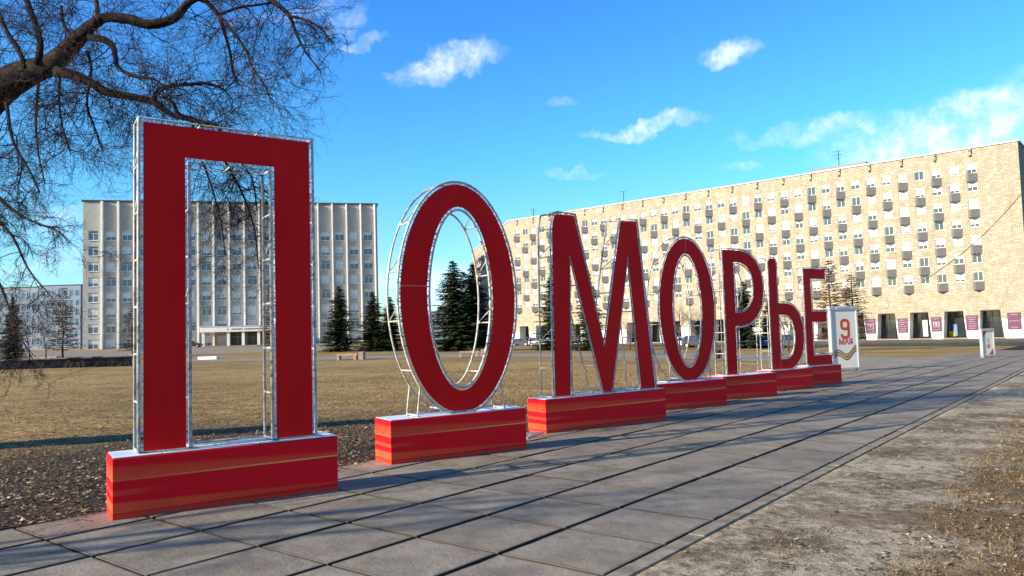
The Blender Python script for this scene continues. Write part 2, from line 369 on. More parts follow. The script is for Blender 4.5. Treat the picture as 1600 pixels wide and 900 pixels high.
# ------------------------------------------------------------------ the big letters
def panel_fn(t, b):
    tc = t.new('ShaderNodeTexCoord').outputs['Object']
    sc = t.vmath('MULTIPLY', tc, (9, 9, 1.2)); st = t.noise(sc, 1.0, 5, .6); bl = t.noise(tc, .9, 4, .6)
    c = t.mix(t.mapr(st, .3, .75), (.72, .005, .006), (.78, .007, .008)); c = t.mix(t.math('MULTIPLY', t.mapr(bl, .4, .7), .35), c, (.62, .004, .006))
    sp = t.mapr(t.noise(tc, 70, 2), .70, .74); c = t.mix(t.math('MULTIPLY', sp, .3), c, (.5, .2, .15))
    setin(t, b, col=c, rough=t.mapr(bl, .3, .7, .5, .62), spec=.10)
    bump(t, b, t.noise(tc, 2.2, 3), .25, .015)
M_panel = material('red_painted_sheet', panel_fn)
def plinth_fn(t, b):
    g = t.new('ShaderNodeTexCoord').outputs['Generated']; sp = t.new('ShaderNodeSeparateXYZ', {0: g})
    x = sp.outputs['X']; w = t.math('SUBTRACT', 1.0, sp.outputs['Z'])
    fx = t.mapr(x, 0.0, 1.0)
    crim = (.88, .005, .012); orr = (.91, .088, .028)
    def band(lo, hi, sl, sh_):
        return t.math('MULTIPLY', t.mapr(w, 0, 1, 0, 1) if False else t.math('MULTIPLY', t.mapr(t.math('SUBTRACT', w, lo), -sl, sl), t.mapr(t.math('SUBTRACT', hi, w), -sh_, sh_)), 1.0)
    up = t.math('MULTIPLY_ADD', x, .16, .12)
    b1 = t.math('MULTIPLY', t.mapr(t.math('SUBTRACT', w, up), -.035, .035), t.math('LESS_THAN', w, .355))
    b1 = t.math('MULTIPLY', b1, t.math('MULTIPLY', t.math('MULTIPLY_ADD', x, -.3, .85), t.mapr(w, .10, .36, .45, 1.0)))
    grad = t.math('MULTIPLY', t.mapr(w, .15, .35), b1)
    c = t.mix(b1, crim, orr)
    b2 = t.math('MULTIPLY', t.mapr(w, .49, .52), t.math('LESS_THAN', w, .585)); b2 = t.math('MULTIPLY', b2, t.mapr(x, .25, 0, 0, .55)); c = t.mix(b2, c, orr)
    lo = t.math('MULTIPLY_ADD', x, .12, .69)
    b3 = t.math('MULTIPLY', t.mapr(t.math('SUBTRACT', w, lo), -.015, .03), t.math('LESS_THAN', w, .86)); b3 = t.math('MULTIPLY', b3, t.math('MULTIPLY_ADD', x, -.55, .9)); c = t.mix(b3, c, orr)
    b4 = t.mapr(t.math('ADD', w, t.math('MULTIPLY', x, -.03)), .865, .90); c = t.mix(t.math('MULTIPLY', b4, .8), c, (.75, .05, .02))
    ln = t.math('MULTIPLY', t.math('GREATER_THAN', w, .335), t.math('LESS_THAN', w, .362)); ln = t.math('MULTIPLY', ln, t.mapr(x, .02, .8, .15, .9)); c = t.mix(ln, c, (.95, .34, .10))
    tc = t.new('ShaderNodeTexCoord').outputs['Object']; n = t.noise(tc, 3, 5, .65)
    dirt = t.math('ADD', t.math('MULTIPLY', t.mapr(w, .80, 1.0), t.mapr(n, .42, .62)), t.math('MULTIPLY', t.mapr(t.noise(tc, 11, 5, .8), .66, .74), .5)); c = t.mix(t.math('MULTIPLY', dirt, .5), c, (.16, .09, .06))
    setin(t, b, col=c, rough=.55, spec=.12); bump(t, b, t.noise(t.vmath('MULTIPLY', tc, (2.2, 2.2, .8)), 2.0, 4, .6), .45, .03)
M_plinth = material('striped_red_banner_cladding', plinth_fn)
def tube_fn(t, b):
    tc = t.new('ShaderNodeTexCoord').outputs['Object']; n = t.noise(tc, 14, 5, .7); n2 = t.noise(tc, 3, 3)
    c = t.mix(t.mapr(n, .35, .55), (.20, .185, .145), (.52, .51, .45)); c = t.mix(t.math('MULTIPLY', t.mapr(n2, .45, .65), .55), c, (.30, .28, .21))
    c = t.mix(t.mapr(t.noise(tc, 30, 3), .66, .72, 0, .8), c, (.16, .07, .03))
    setin(t, b, col=c, rough=.5, spec=.5)
M_tube = material('peeling_white_steel_tube', tube_fn)
M_top = simple('pale_galvanised_sheet', (.60, .66, .70), .45, var=.12, scale=4)
M_gap = simple('dark_gap', (.03, .03, .03), .9)
M_lace = simple('white_ties', (.62, .60, .58), .8, var=.25, scale=30)

def ell(cx, cz, rx, rz, a0, a1, n, p=2.0):
    out = []
    for i in range(n+1):
        a = math.radians(a0+(a1-a0)*i/n); c, s = math.cos(a), math.sin(a)
        out.append((cx+rx*math.copysign(abs(c)**(2/p), c), cz+rz*math.copysign(abs(s)**(2/p), s)))
    return out
def closed_ell(cx, cz, rx, rz, n=56, zmin=None):
    pts = ell(cx, cz, rx, rz, 90, 90+360, n)[:-1]
    if zmin is not None: pts = [(x, max(z, zmin)) for x, z in pts]
    return pts
ZB, ZT = .625, 3.90
SH = {
 'pe': ([[(.29, ZB), (.29, 3.985), (2.02, 3.965), (2.02, ZB), (1.62, ZB), (1.62, 3.64), (.69, 3.65), (.69, ZB)]], []),
 'o': ([closed_ell(1.18, 2.27, .945, 1.66, 60, .635)], [closed_ell(1.195, 2.26, .55, 1.34, 48)]),
 'em': ([[(.31, ZB), (.36, 3.62), (.42, ZT-.02), (.50, ZT), (.88, ZT-.01), (1.51, 1.44), (2.05, 3.87), (2.45, 3.88), (2.80, ZB), (2.43, ZB), (2.20, 3.21), (1.66, ZB), (1.46, ZB), (.74, 3.20), (.66, ZB)]], []),
 'oo': ([closed_ell(.94, 2.245, .885, 1.645, 60, .63)], [closed_ell(.935, 2.225, .485, 1.325, 48)]),
 'er': ([[(.20, ZB), (.20, 3.85), (.70, 3.85)]+ell(.72, 2.865, .98, .985, 88, -88, 28, 2.25)+[(.56, 1.88), (.56, ZB)]], [[(.58, 2.21), (.58, 3.54)]+ell(.72, 2.875, .61, .665, 88, -88, 20, 2.2)]),
 'soft': ([[(-.04, .66), (-.04, 3.74), (0, 3.81), (.07, 3.85), (.20, 3.85), (.27, 3.81), (.31, 3.74), (.31, 2.54)]+ell(.58, 1.575, .86, .965, 90, -90, 28, 2.25)+[(0, .615)]], [[(.33, .90), (.33, 2.20)]+ell(.58, 1.55, .48, .65, 88, -88, 20, 2.2)]),
 'ye': ([[(-.10, .72), (-.10, 3.70), (1.0, 3.70), (1.0, 3.38), (.23, 3.38), (.23, 2.33), (.98, 2.33), (.98, 2.0), (.23, 2.0), (.23, .93), (1.15, .93), (1.15, ZB-.01), (.06, ZB-.01), (-.03, .645)]], []),
}
def area(p): return .5*sum(p[i][0]*p[(i+1) % len(p)][1]-p[(i+1) % len(p)][0]*p[i][1] for i in range(len(p)))
def offset(p, d):
    """offset a closed polygon; positive d grows a ccw polygon"""
    if area(p) < 0: p = p[::-1]
    n = len(p); out = []
    for i in range(n):
        a, b, c = Vector(p[i-1]), Vector(p[i]), Vector(p[(i+1) % n])
        e1 = (b-a); e2 = (c-b)
        if e1.length < 1e-6 or e2.length < 1e-6: continue
        e1.normalize(); e2.normalize(); n1 = Vector((e1.y, -e1.x)); n2 = Vector((e2.y, -e2.x)); m = n1+n2
        if m.length < 1e-4: m = n1
        m.normalize(); k = min(2.2, 1/max(.3, m.dot(n1))); q = b+m*d*k; out.append((q.x, q.y))
    return out
def resample(p, step):
    out = []; n = len(p)
    for i in range(n):
        a, b = Vector(p[i]), Vector(p[(i+1) % n]); L = (b-a).length; k = max(1, round(L/step))
        for j in range(k): out.append(tuple(a.lerp(b, j/k)))
    return out
def panel_mesh(outer, holes, y0, y1):
    bm = bmesh.new()
    for lp in [outer]+holes:
        vs = [bm.verts.new((x, y0, z)) for x, z in lp]
        for i in range(len(vs)):
            if (vs[i].co-vs[(i+1) % len(vs)].co).length > 1e-6: bm.edges.new((vs[i], vs[(i+1) % len(vs)]))
    bmesh.ops.remove_doubles(bm, verts=bm.verts[:], dist=1e-5)
    bmesh.ops.triangle_fill(bm, use_beauty=True, use_dissolve=False, edges=bm.edges[:], normal=(0, -1, 0))
    r = bmesh.ops.extrude_face_region(bm, geom=bm.faces[:])
    bmesh.ops.translate(bm, verts=[v for v in r['geom'] if isinstance(v, bmesh.types.BMVert)], vec=(0, y1-y0, 0))
    bmesh.ops.recalc_face_normals(bm, faces=bm.faces)
    me = bpy.data.meshes.new('letter_panel'); bm.to_mesh(me); bm.free(); me.materials.append(M_panel); return me
TOPZ = .597
def letter(key, x, y, a, length, back, label, curved=False, u0=0.0, seams=()):
    z0 = Z(x+math.cos(a)*length/2, y+math.sin(a)*length/2)
    rt = thing('letter_sign', (x, y, z0), a, label, 'letter sign', 'big red letters in a row along the path')
    D = .53; L0, L1 = u0, length
    # plinth: cladding box with slightly uneven faces, thin lip, sheets on top
    m = MB(); m.box(L0, L1, 0, D, -.02, TOPZ-.006)
    me = m.mesh('plinth', M_plinth); bevel_mesh(me, .006); pl_ = link('plinth', me, rt)
    m = MB(); m.box(L0+.012, L1-.012, .012, D-.012, TOPZ-.005, TOPZ-.001); m.obj('plinth_deck', M_gap, pl_)
    cuts = [L0+.008, L0+.42+rnd.uniform(-.05, .05), L0+(L1-L0)*.62, L1-.26, L1-.008]
    for i in range(4):
        if i == 1:
            for ya, yb in ((.01, .17), (.21, .33), (.39, D-.01)):
                m = MB(); m.box(cuts[i]+.006, cuts[i+1]-.006, ya, yb, TOPZ-.001, TOPZ+.004); m.obj('top_sheet', M_top, rt)
        else:
            m = MB(); m.box(cuts[i]+.006, cuts[i+1]-.006, .008, D-.008, TOPZ-.001, TOPZ+.005+.002*(i % 2)); m.obj('top_sheet', M_top, rt)
    outer, holes = SH[key][0][0], SH[key][1]
    pn = link('letter_panel', panel_mesh(outer, holes, .098, .112), rt)
    for (sx0, sz0, sx1, sz1) in seams:
        m = MB(); m.tube([(sx0, .097, sz0), (sx1, .097, sz1)], .0025, 4); m.obj('panel_seam', M_lace, pn)
    # steel frame: outline tubes in front and behind, rungs between
    R_ = .0185; off = .042
    loops = [offset(outer, off)]+[offset(h, -off) for h in holes]
    loops = [[(u, max(v, TOPZ+.026)) for u, v in lp] for lp in loops]
    fr = MB(); bk = MB(); YF, YB = .115, back
    for lp in loops:
        lp3 = [(u, YF, v) for u, v in lp]; fr.tube(lp3, R_, 8, closed=True)
        bk.tube([(u, YB, v) for u, v in lp], R_*.85, 8, closed=True)
    f_o = fr.obj('front_frame', M_tube, rt, smooth=True); b_o = bk.obj('back_frame', M_tube, rt, smooth=True)
    rung_cache = {}
    for li, lp in enumerate(loops):
        if curved:
            n = 12 if li == 0 else 8
            pts = resample(lp, .02); per = len(pts); idx = [int((i+.5)*per/n) % per for i in range(n)]
            rp = [pts[i] for i in idx]
        else:
            rp = []
            nn_ = len(lp)
            for i in range(nn_):
                A, B = Vector(lp[i]), Vector(lp[(i+1) % nn_]); L = (B-A).length
                if L < .25 or (A.y < .7 and B.y < .7): continue
                k = max(1, round(L/.52))
                rp += [tuple(A.lerp(B, j/k)) for j in range(k)]
        for q in rp:
            if q[1] < TOPZ+.05 and curved: continue
            m = MB(); m.tube([(q[0], YF, q[1]), (q[0], YB, q[1])], .0125, 6); m.obj('rung', M_tube, rt, smooth=True)
            if q[1] > 1.6 and rnd.random() < (.8 if curved else .4):
                # a slanting brace from the back tube to the front tube a little further up the outline
                best = min(resample(lp, .05), key=lambda w: abs((w[0]-q[0])**2+(w[1]-q[1])**2-.20**2)+(0 if w[1] >= q[1] else .3))
                m = MB(); m.tube([(q[0], YB, q[1]), (best[0], YF, best[1])], .009, 5); m.obj('brace', M_tube, rt, smooth=True)
    # feet
    m = MB()
    if curved:
        for sx, du in ((-1, -.05), (1, .05)):
            cand = [q for q in loops[0] if (q[0]-sum(p[0] for p in loops[0])/len(loops[0]))*sx > 0]
            q = min(cand, key=lambda w: abs(w[1]-1.03))
            for yy in (YF, YB): m.tube([(q[0], yy, q[1]), (q[0]+du, yy, TOPZ+.02)], .012, 6)
            m.tube([(q[0]+du, YF, TOPZ+.02), (q[0]+du, YB, TOPZ+.02)], .014, 6)
            m.tube([(q[0]+du, YB, TOPZ+.02), (q[0]+du-sx*.5, YB, TOPZ+.02)], .014, 6)
            m.obj('support_foot', M_tube, rt, smooth=True); m = MB()
    else:
        ul = [p for p in loops[0] if p[1] < TOPZ+.05]; us = sorted(p[0] for p in ul)
        m.tube([(us[0], YB, TOPZ+.022), (us[-1], YB, TOPZ+.022)], .015, 6)
        if key in ('pe', 'em'): m.tube([(us[0], YF+.04, TOPZ+.018), (us[-1], YF+.04, TOPZ+.018)], .013, 6)
        for u in us: m.tube([(u, YF, TOPZ+.022), (u, YB, TOPZ+.022)], .013, 6)
        if key in ('er', 'soft', 'ye'):      # extra uprights of the back scaffold seen through the openings
            for k in range(3):
                u = L0+.55+(L1-L0-.7)*k/2; top = 3.3 if key == 'er' else 2.3
                if key == 'ye': u = .35+.22*k; top = 3.3
                m.tube([(u, YB, TOPZ), (u, YB, top)], .012, 6)
            for k in range(5): m.tube([(L0+.3, YB, 1.0+k*.45), (L1-.2, YB, 1.0+k*.45)], .009, 5)
    m.obj('base_rail', M_tube, rt, smooth=True) if m.v else None
    # ragged white ties round the edge of the panel
    m = MB(); rr = random.Random(hash(key) % 97 if False else len(key)*13+int(length*10))
    for lp, dd_ in [(outer, .012)]+[(h, -.012) for h in holes]:
        q = resample(offset(lp, dd_), .045)
        for i in range(len(q)):
            A, B = Vector(q[i]), Vector(q[(i+1) % len(q)])
            if A.y < .64 or rr.random() < .22: continue
            k = rr.uniform(.4, 1.0); w = rr.uniform(.004, .012); e = (B-A)
            if e.length < 1e-5: continue
            nrm = Vector((e.y, -e.x)).normalized(); B2 = A+e*k
            vs = [(A.x-nrm.x*w, .1045, A.y-nrm.y*w), (B2.x-nrm.x*w, .1045, B2.y-nrm.y*w), (B2.x+nrm.x*w, .108, B2.y+nrm.y*w), (A.x+nrm.x*w, .108, A.y+nrm.y*w)]
            m.add(vs, [(0, 1, 2, 3)])
    m.obj('edge_ties', M_lace, rt, kind='stuff')
    return rt
letter('pe', -3.931, 7.424, .578, 2.272, .43, 'red gate-shaped letter, nearest and largest of the row, on a striped red plinth')
letter('o', -1.693, 10.28, .577, 2.205, .46, 'large red oval letter between the gate-shaped and the M-shaped letters', curved=True, seams=[(.242, 2.43, .645, 2.43)])
letter('em', .52, 13.252, .612, 2.974, .47, 'red M-shaped letter, widest of the row, on a striped red plinth')
letter('oo', 3.317, 16.875, .583, 2.006, .47, 'smaller-looking red oval letter between the M-shaped and the P-shaped letters', curved=True, u0=-.25, seams=[(.94, 3.57, .94, 3.88)])
letter('er', 5.358, 19.298, .565, 1.94, .47, 'red P-shaped letter with one high bowl, just before the b-shaped letter', u0=-.12)
letter('soft', 7.558, 21.884, .576, 1.622, .47, 'red b-shaped letter with a tall stem and low bowl, second from the far end', u0=-.28, seams=[(.30, .62, .30, .9)])
letter('ye', 9.393, 23.928, .569, 1.462, .47, 'red E-shaped letter, last of the row beside the white poster stand', u0=-.30)

# white cable lying on the slabs between two plinths
m = MB(); x0, y0 = gnd(823, 686); x1, y1 = gnd(846, 676)
m.tube([(x0, y0, Z(x0, y0)+.012), ((x0+x1)/2-.05, (y0+y1)/2+.02, Z(x0, y0)+.03), (x1, y1, Z(x1, y1)+.02), (x1+.1, y1+.15, Z(x1, y1)+.08)], .011, 6)
m.obj('cable', simple('white_cable', (.55, .55, .52), .5), label='thin white cable on the slabs between the big oval and M-shaped letters', cat='cable')

# ------------------------------------------------------------------ text
def text_mesh(body, size, mat, name, bold=0.0, depth=.004):
    cu = bpy.data.curves.new('txt', 'FONT'); cu.body = body; cu.size = size; cu.offset = bold; cu.extrude = depth; cu.align_x = 'CENTER'; cu.align_y = 'CENTER'
    o = bpy.data.objects.new('txt', cu); COL.objects.link(o); dg = bpy.context.evaluated_depsgraph_get()
    me = bpy.data.meshes.new_from_object(o.evaluated_get(dg)); bpy.data.objects.remove(o); me.name = name
    me.materials.clear(); me.materials.append(mat); return me
# ------------------------------------------------------------------ poster stands
M_alu = simple('brushed_aluminium', (.36, .37, .36), .5, .2, var=.08, scale=2)
M_poster = simple('white_poster', (.66, .62, .52), .35, var=.06, scale=1.2)
M_red = simple('poster_red_print', (.50, .06, .03), .6, var=.08)
M_rib_o = simple('ribbon_orange_print', (.62, .32, .08), .6, var=.05); M_rib_k = simple('ribbon_dark_print', (.10, .07, .04), .6)
M_blue = simple('blue_print', (.05, .08, .30), .6)
def stand(loc, rz, w, h, label):
    rt = thing('poster_stand', loc, rz, label, 'poster stand', 'lit poster stands beside the path')
    m = MB()
    for (x0, x1, z0, z1) in ((-w/2, -w/2+.09, .16, h-.16), (w/2-.09, w/2, .16, h-.16), (-w/2, w/2, .08, .1595), (-w/2-.02, w/2+.02, h-.1595, h)):
        m.box(x0, x1, -.10, .10, z0, z1)
    fme = m.mesh('frame', M_alu); bevel_mesh(fme, .012); link('frame', fme, rt)
    m = MB(); m.box(-w/2+.085, w/2-.085, -.055, .055, .155, h-.155); pm = m.obj('poster', M_poster, rt)
    for s in (-1, 1):
        m = MB(); m.box(s*(w/2-.08)-.04, s*(w/2-.08)+.04, -.08, .08, -.05, .0795); m.obj('foot', M_alu, rt)
    m = MB(); m.box(-w/2-.1, w/2+.1, -.22, .22, -.05, .02); m.obj('base_plate', M_kerb, rt)
    return rt, pm
x, y = gnd(1321, 580)
# the stand faces the camera along the path; wide side seen almost square on
k = math.atan2(y, x)
W1 = 52/F*y*1.0; H1 = 101/F*y
s1, pm = stand((x, y, Z(x, y)), .30, W1, H1, 'white poster stand with a red number nine and ribbon beside the E-shaped letter')
def place_flat(me, parent, x, z, y=-.0585, rx=PI/2, name='print'):
    return link(name, me, parent, (x, y, z), (rx, 0, 0))
def stroke(pts, w, y0, y1, closed=False):
    m = MB(); n = len(pts); L_, R_2 = [], []
    for i in range(n):
        a = Vector(pts[i-1] if (i or closed) else pts[i]); b = Vector(pts[(i+1) % n] if (i < n-1 or closed) else pts[i]); t = (b-a).normalized(); nn = Vector((-t.y, t.x)); p = Vector(pts[i])
        L_.append(p+nn*w/2); R_2.append(p-nn*w/2)
    vs = [(q.x, y, q.y) for y in (y0, y1) for arr in (L_, R_2) for q in arr]; fs = []
    for i in range(n if closed else n-1):
        j = (i+1) % n; fs += [(i, j, n+j, n+i), (2*n+i, 3*n+i, 3*n+j, 2*n+j), (i, 2*n+i, 2*n+j, j), (n+i, n+j, 3*n+j, 3*n+i)]
    if not closed: fs += [(0, n, 3*n, 2*n), (n-1, 3*n-1, 4*n-1, 2*n-1)]
    return m.add(vs, fs)
nx, nz, nw_, nh_ = .03*W1, H1*.655, W1*.125, H1*.082
m = stroke(ell(nx, nz+nh_*.75, nw_, nh_*.80, 0, 345, 30, 3.0), .075*H1*.55+.012, -.0605, -.0565, closed=True); m.obj('number_nine', M_red, pm)
tailp = [(nx+nw_, nz+nh_*.75), (nx+nw_, nz-nh_*.4), (nx+nw_, nz-nh_*.9)]+ell(nx, nz-nh_*.95, nw_, nh_*.72, 0, -178, 16, 3.0)
m = stroke(tailp, .075*H1*.55+.012, -.0600, -.0560); m.obj('number_nine_tail', M_red, pm)
place_flat(text_mesh('МАЯ', H1*.12, M_red, 'month_lettering', H1*.0022), pm, .03*W1, H1*.45, name='month_lettering')
def ribbon(parent):
    for k_ in range(5):
        m = MB(); pts = []
        for i in range(25):
            u = i/24; z = H1*(.235+.075*u)+.05*H1*math.sin(u*2*PI*1.15+.5)-(k_-2)*.021*H1; xx = -W1*.40+u*W1*.80
            pts.append((xx, z))
        vs = [(px, -.0595, pz) for px, pz in pts]+[(px, -.0595, pz-.017*H1) for px, pz in pts]; n = len(pts)
        m.add(vs, [(i, i+n, i+n+1, i+1) for i in range(n-1)]); m.obj('ribbon_stripe', M_rib_k if k_ % 2 == 0 else M_rib_o, parent)
ribbon(pm)
m = MB(); m.box(-.3*W1, .30*W1, -.103, -.1005, H1-.125, H1-.035); hp = m.obj('header_plate', simple('pale_blue_header', (.50, .56, .66), .5), s1)
for i in range(9):
    m = MB(); xx = -.22*W1+i*.05*W1; m.box(xx, xx+.034*W1, -.106, -.1035, H1-.105, H1-.055-.015*(i % 3 == 1)); m.obj('header_mark', M_blue, hp)
x, y = gnd(1543, 541.5); y2 = 46.0; x2 = x/y*y2
pz = at(1543, 541.5, y2)
W2 = 25/F*y2; H2 = 45/F*y2
s2, pm = stand((pz.x, y2, Z(pz.x, y2)), .30, W2*1.02, H2, 'smaller-looking poster stand with red corner triangles, far along the path')
iw = W2*.5-.09
for poly in ([(-iw, H2-.16), (-iw, H2-.16-.42*W2), (-iw+.38*W2, H2-.16)], [(iw, .17), (iw, .17+.42*W2), (iw-.40*W2, .17)]):
    m = MB(); m.prism(poly, -.060, -.0565); m.obj('red_corner', M_red, pm)
m = MB()
for poly in ([(-.03, .95), (.05, .95), (.07, 1.18), (.0, 1.28), (-.05, 1.15)], [(-.17, .62), (.13, .60), (.17, .84), (.03, .93), (-.12, .86)], [(.05, 1.14), (.14, 1.2), (.11, 1.23), (.03, 1.19)]):
    m.prism([(px*H2/2, pz_*H2/1.9) for px, pz_ in poly], -.0600, -.0566)
m.obj('printed_figure', simple('faded_red_print', (.52, .20, .15), .6), pm)
# ------------------------------------------------------------------ buildings
def wall_mesh(L, z0, z1, openings, depth, mats, name='wall', reveal=.25):
    """front wall in the x-z plane at y=0 (outside is -y) with rectangular openings and their reveals"""
    us = sorted({0, L}|{o[0] for o in openings}|{o[1] for o in openings}); vs_ = sorted({z0, z1}|{o[2] for o in openings}|{o[3] for o in openings})
    us = [u for i, u in enumerate(us) if i == 0 or u-us[i-1] > 1e-4]; vs_ = [v for i, v in enumerate(vs_) if i == 0 or v-vs_[i-1] > 1e-4]
    iu = {round(u, 3): i for i, u in enumerate(us)}; iv = {round(v, 3): i for i, v in enumerate(vs_)}
    blocked = set()
    def near(a, arr): return min(range(len(arr)), key=lambda i: abs(arr[i]-a))
    for (a, b, c, d) in openings:
        for i in range(near(a, us), near(b, us)):
            for j in range(near(c, vs_), near(d, vs_)): blocked.add((i, j))
    m = MB(); k = len(vs_)
    m.add([(u, 0, v) for u in us for v in vs_], [(i*k+j, (i+1)*k+j, (i+1)*k+j+1, i*k+j+1) for i in range(len(us)-1) for j in range(k-1) if (i, j) not in blocked])
    for (a, b, c, d) in openings:
        m.add([(a, 0, c), (b, 0, c), (b, 0, d), (a, 0, d), (a, reveal, c), (b, reveal, c), (b, reveal, d), (a, reveal, d)], [(0, 4, 5, 1), (1, 5, 6, 2), (2, 6, 7, 3), (3, 7, 4, 0)])
    return m.mesh(name, mats)
M_frame = simple('white_window_frame', (.72, .72, .70), .5, var=.05)
M_frame2 = simple('grey_window_frame', (.42, .43, .44), .5, var=.1)
def glass_fn(dark, light, lightp):
    def fn(t, b):
        oi = t.new('ShaderNodeObjectInfo'); r = oi.outputs['Random']
        tc = t.new('ShaderNodeTexCoord').outputs['Generated']; sp = t.new('ShaderNodeSeparateXYZ', {0: tc})
        fold = t.noise(t.vmath('MULTIPLY', tc, (14, 1, 1.5)), 1.0, 2)
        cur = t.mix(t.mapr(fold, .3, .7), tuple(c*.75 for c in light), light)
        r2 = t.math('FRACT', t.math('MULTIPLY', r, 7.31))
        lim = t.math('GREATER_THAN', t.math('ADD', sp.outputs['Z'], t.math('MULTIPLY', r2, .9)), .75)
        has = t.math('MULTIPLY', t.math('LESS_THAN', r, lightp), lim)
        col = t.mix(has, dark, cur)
        setin(t, b, col=col, rough=.06, spec=.9)
        n = t.new('ShaderNodeBump', {'Height': t.noise(tc, 1.2, 1), 'Strength': .12, 'Distance': .05}); t.l.new(n.outputs[0], b.inputs['Normal'])
    return fn
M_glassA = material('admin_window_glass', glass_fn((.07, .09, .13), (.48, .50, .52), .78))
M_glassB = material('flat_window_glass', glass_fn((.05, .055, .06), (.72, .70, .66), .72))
M_darkglass = simple('dark_shop_glass', (.02, .025, .03), .08, spec=.8)
def brick_fn(c1, c2, c3, mortar, bw, bh, ms, proud=.4, axes='XZ', cs=.6):
    def fn(t, b):
        tc = t.new('ShaderNodeTexCoord').outputs['Object']; sp = t.new('ShaderNodeSeparateXYZ', {0: tc})
        v = t.new('ShaderNodeCombineXYZ', {0: sp.outputs[axes[0]], 1: sp.outputs['Z'], 2: 0.0}).outputs[0]
        br = t.new('ShaderNodeTexBrick', {'Vector': v, 'Color1': (*c1, 1), 'Color2': (*c2, 1), 'Mortar': (*mortar, 1), 'Scale': 1.0, 'Mortar Size': ms, 'Mortar Smooth': .3, 'Bias': 0.0, 'Brick Width': bw, 'Row Height': bh})
        n = t.noise(v, .35, 5, .65); n2 = t.noise(t.vmath('MULTIPLY', v, (.9, .35, 1)), 1.0, 5, .7)
        cell = t.new('ShaderNodeTexWhiteNoise', {0: t.vmath('FLOOR', t.vmath('DIVIDE', v, (bw, bh, 1)))}, noise_dimensions='3D').outputs[0]
        c = t.mix(t.math('MULTIPLY', t.mapr(n2, .42, .66), .65), br.outputs['Color'], c3)
        c = t.mix(t.math('MULTIPLY', t.mapr(cell, .8, .9), cs), c, tuple(min(1, q*1.5) for q in c1))
        c = t.mix(t.math('MULTIPLY', t.mapr(n, .5, .75), .35), c, tuple(q*.6 for q in c3))
        c = t.mix(br.outputs['Fac'], c, mortar)
        setin(t, b, col=c, rough=.85, spec=.2)
        bump(t, b, t.math('SUBTRACT', 1.0, br.outputs['Fac']), proud, .03)
    return fn
M_rbwall = material('tan_tile_cladding', brick_fn((.45, .395, .285), (.37, .315, .22), (.31, .25, .17), (.12, .10, .07), .55, .28, .026, cs=.35))
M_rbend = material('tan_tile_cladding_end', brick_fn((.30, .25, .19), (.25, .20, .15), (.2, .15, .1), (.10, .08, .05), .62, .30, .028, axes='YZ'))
M_lbwall = material('light_grey_tile_cladding', brick_fn((.41, .395, .355), (.37, .355, .32), (.33, .315, .285), (.25, .24, .215), .45, .32, .02, cs=.12))
M_white = simple('white_plaster', (.74, .72, .66), .7, var=.08, scale=.6)
M_fin = simple('white_painted_fin', (.82, .79, .71), .6, var=.06, scale=.5)
M_coping = simple('pale_metal_coping', (.55, .55, .54), .5, var=.1)
M_corr = simple('grey_corrugated_panel', (.21, .195, .18), .7, var=.18, scale=6)
M_roof = simple('dark_roof_felt', (.07, .07, .07), .9)
def window_mesh(w, h, fr, depth=.06, transom=.0, mull=(.5,)):
    m = MB(); f = .07
    m.box(0, f, 0, depth, 0, h); m.box(w-f, w, 0, depth, 0, h); m.box(f, w-f, .002, depth-.002, 0, f); m.box(f, w-f, .002, depth-.002, h-f, h)
    for q in mull: m.box(w*q-.035, w*q+.035, .004, depth-.004, f, h-f-(transom and transom*h))
    if transom: m.box(f, w-f, .003, depth-.003, h*(1-transom)-.03, h*(1-transom)+.03)
    return m.mesh('window', fr)
def pane_mesh(w, h, mat, y=.035):
    m = MB(); m.add([(.05, y, .05), (w-.05, y, .05), (w-.05, y, h-.05), (.05, y, h-.05)], [(0, 1, 2, 3)]); return m.mesh('pane', mat)

def tri_balcony(w, d, h):
    m = MB(); P = [(0, -.01), (w*.30, -d), (w, -.01)]
    for (a, b) in ((0, 1), (1, 2)):
        A, B = Vector((*P[a], 0)), Vector((*P[b], 0)); e = (B-A); n = max(2, int(e.length/.16)); nrm = Vector((e.y, -e.x, 0)).normalized()
        for i in range(n):     # corrugated sheet: separate little ribs
            p, q = A+e*(i/n), A+e*((i+.72)/n); o = nrm*.03
            m.add([p, q, q+Vector((0, 0, h)), p+Vector((0, 0, h)), p+o, q+o, q+o+Vector((0, 0, h)), p+o+Vector((0, 0, h))], [(4, 5, 6, 7), (0, 4, 7, 3), (1, 2, 6, 5), (3, 7, 6, 2), (0, 1, 5, 4)])
        m.add([A, B, B+Vector((0, 0, h)), A+Vector((0, 0, h))], [(0, 1, 2, 3)])
    m.add([(p[0], p[1], -.08) for p in P]+[(p[0], p[1], .0) for p in P], [(0, 2, 1), (3, 4, 5), (0, 1, 4, 3), (1, 2, 5, 4)])
    return m.mesh('balcony', M_corr)

# --- long residential block on the right (front runs from near right to far left)
RA, RB_ = at(1590, 222, 119.5), at(795, 345, 191)
RL = math.hypot(RB_.x-RA.x, RB_.y-RA.y); RDX, RDY = (RB_.x-RA.x)/RL, (RB_.y-RA.y)/RL
TOP = 29.75; GB = -1.55; PZ = 3.0
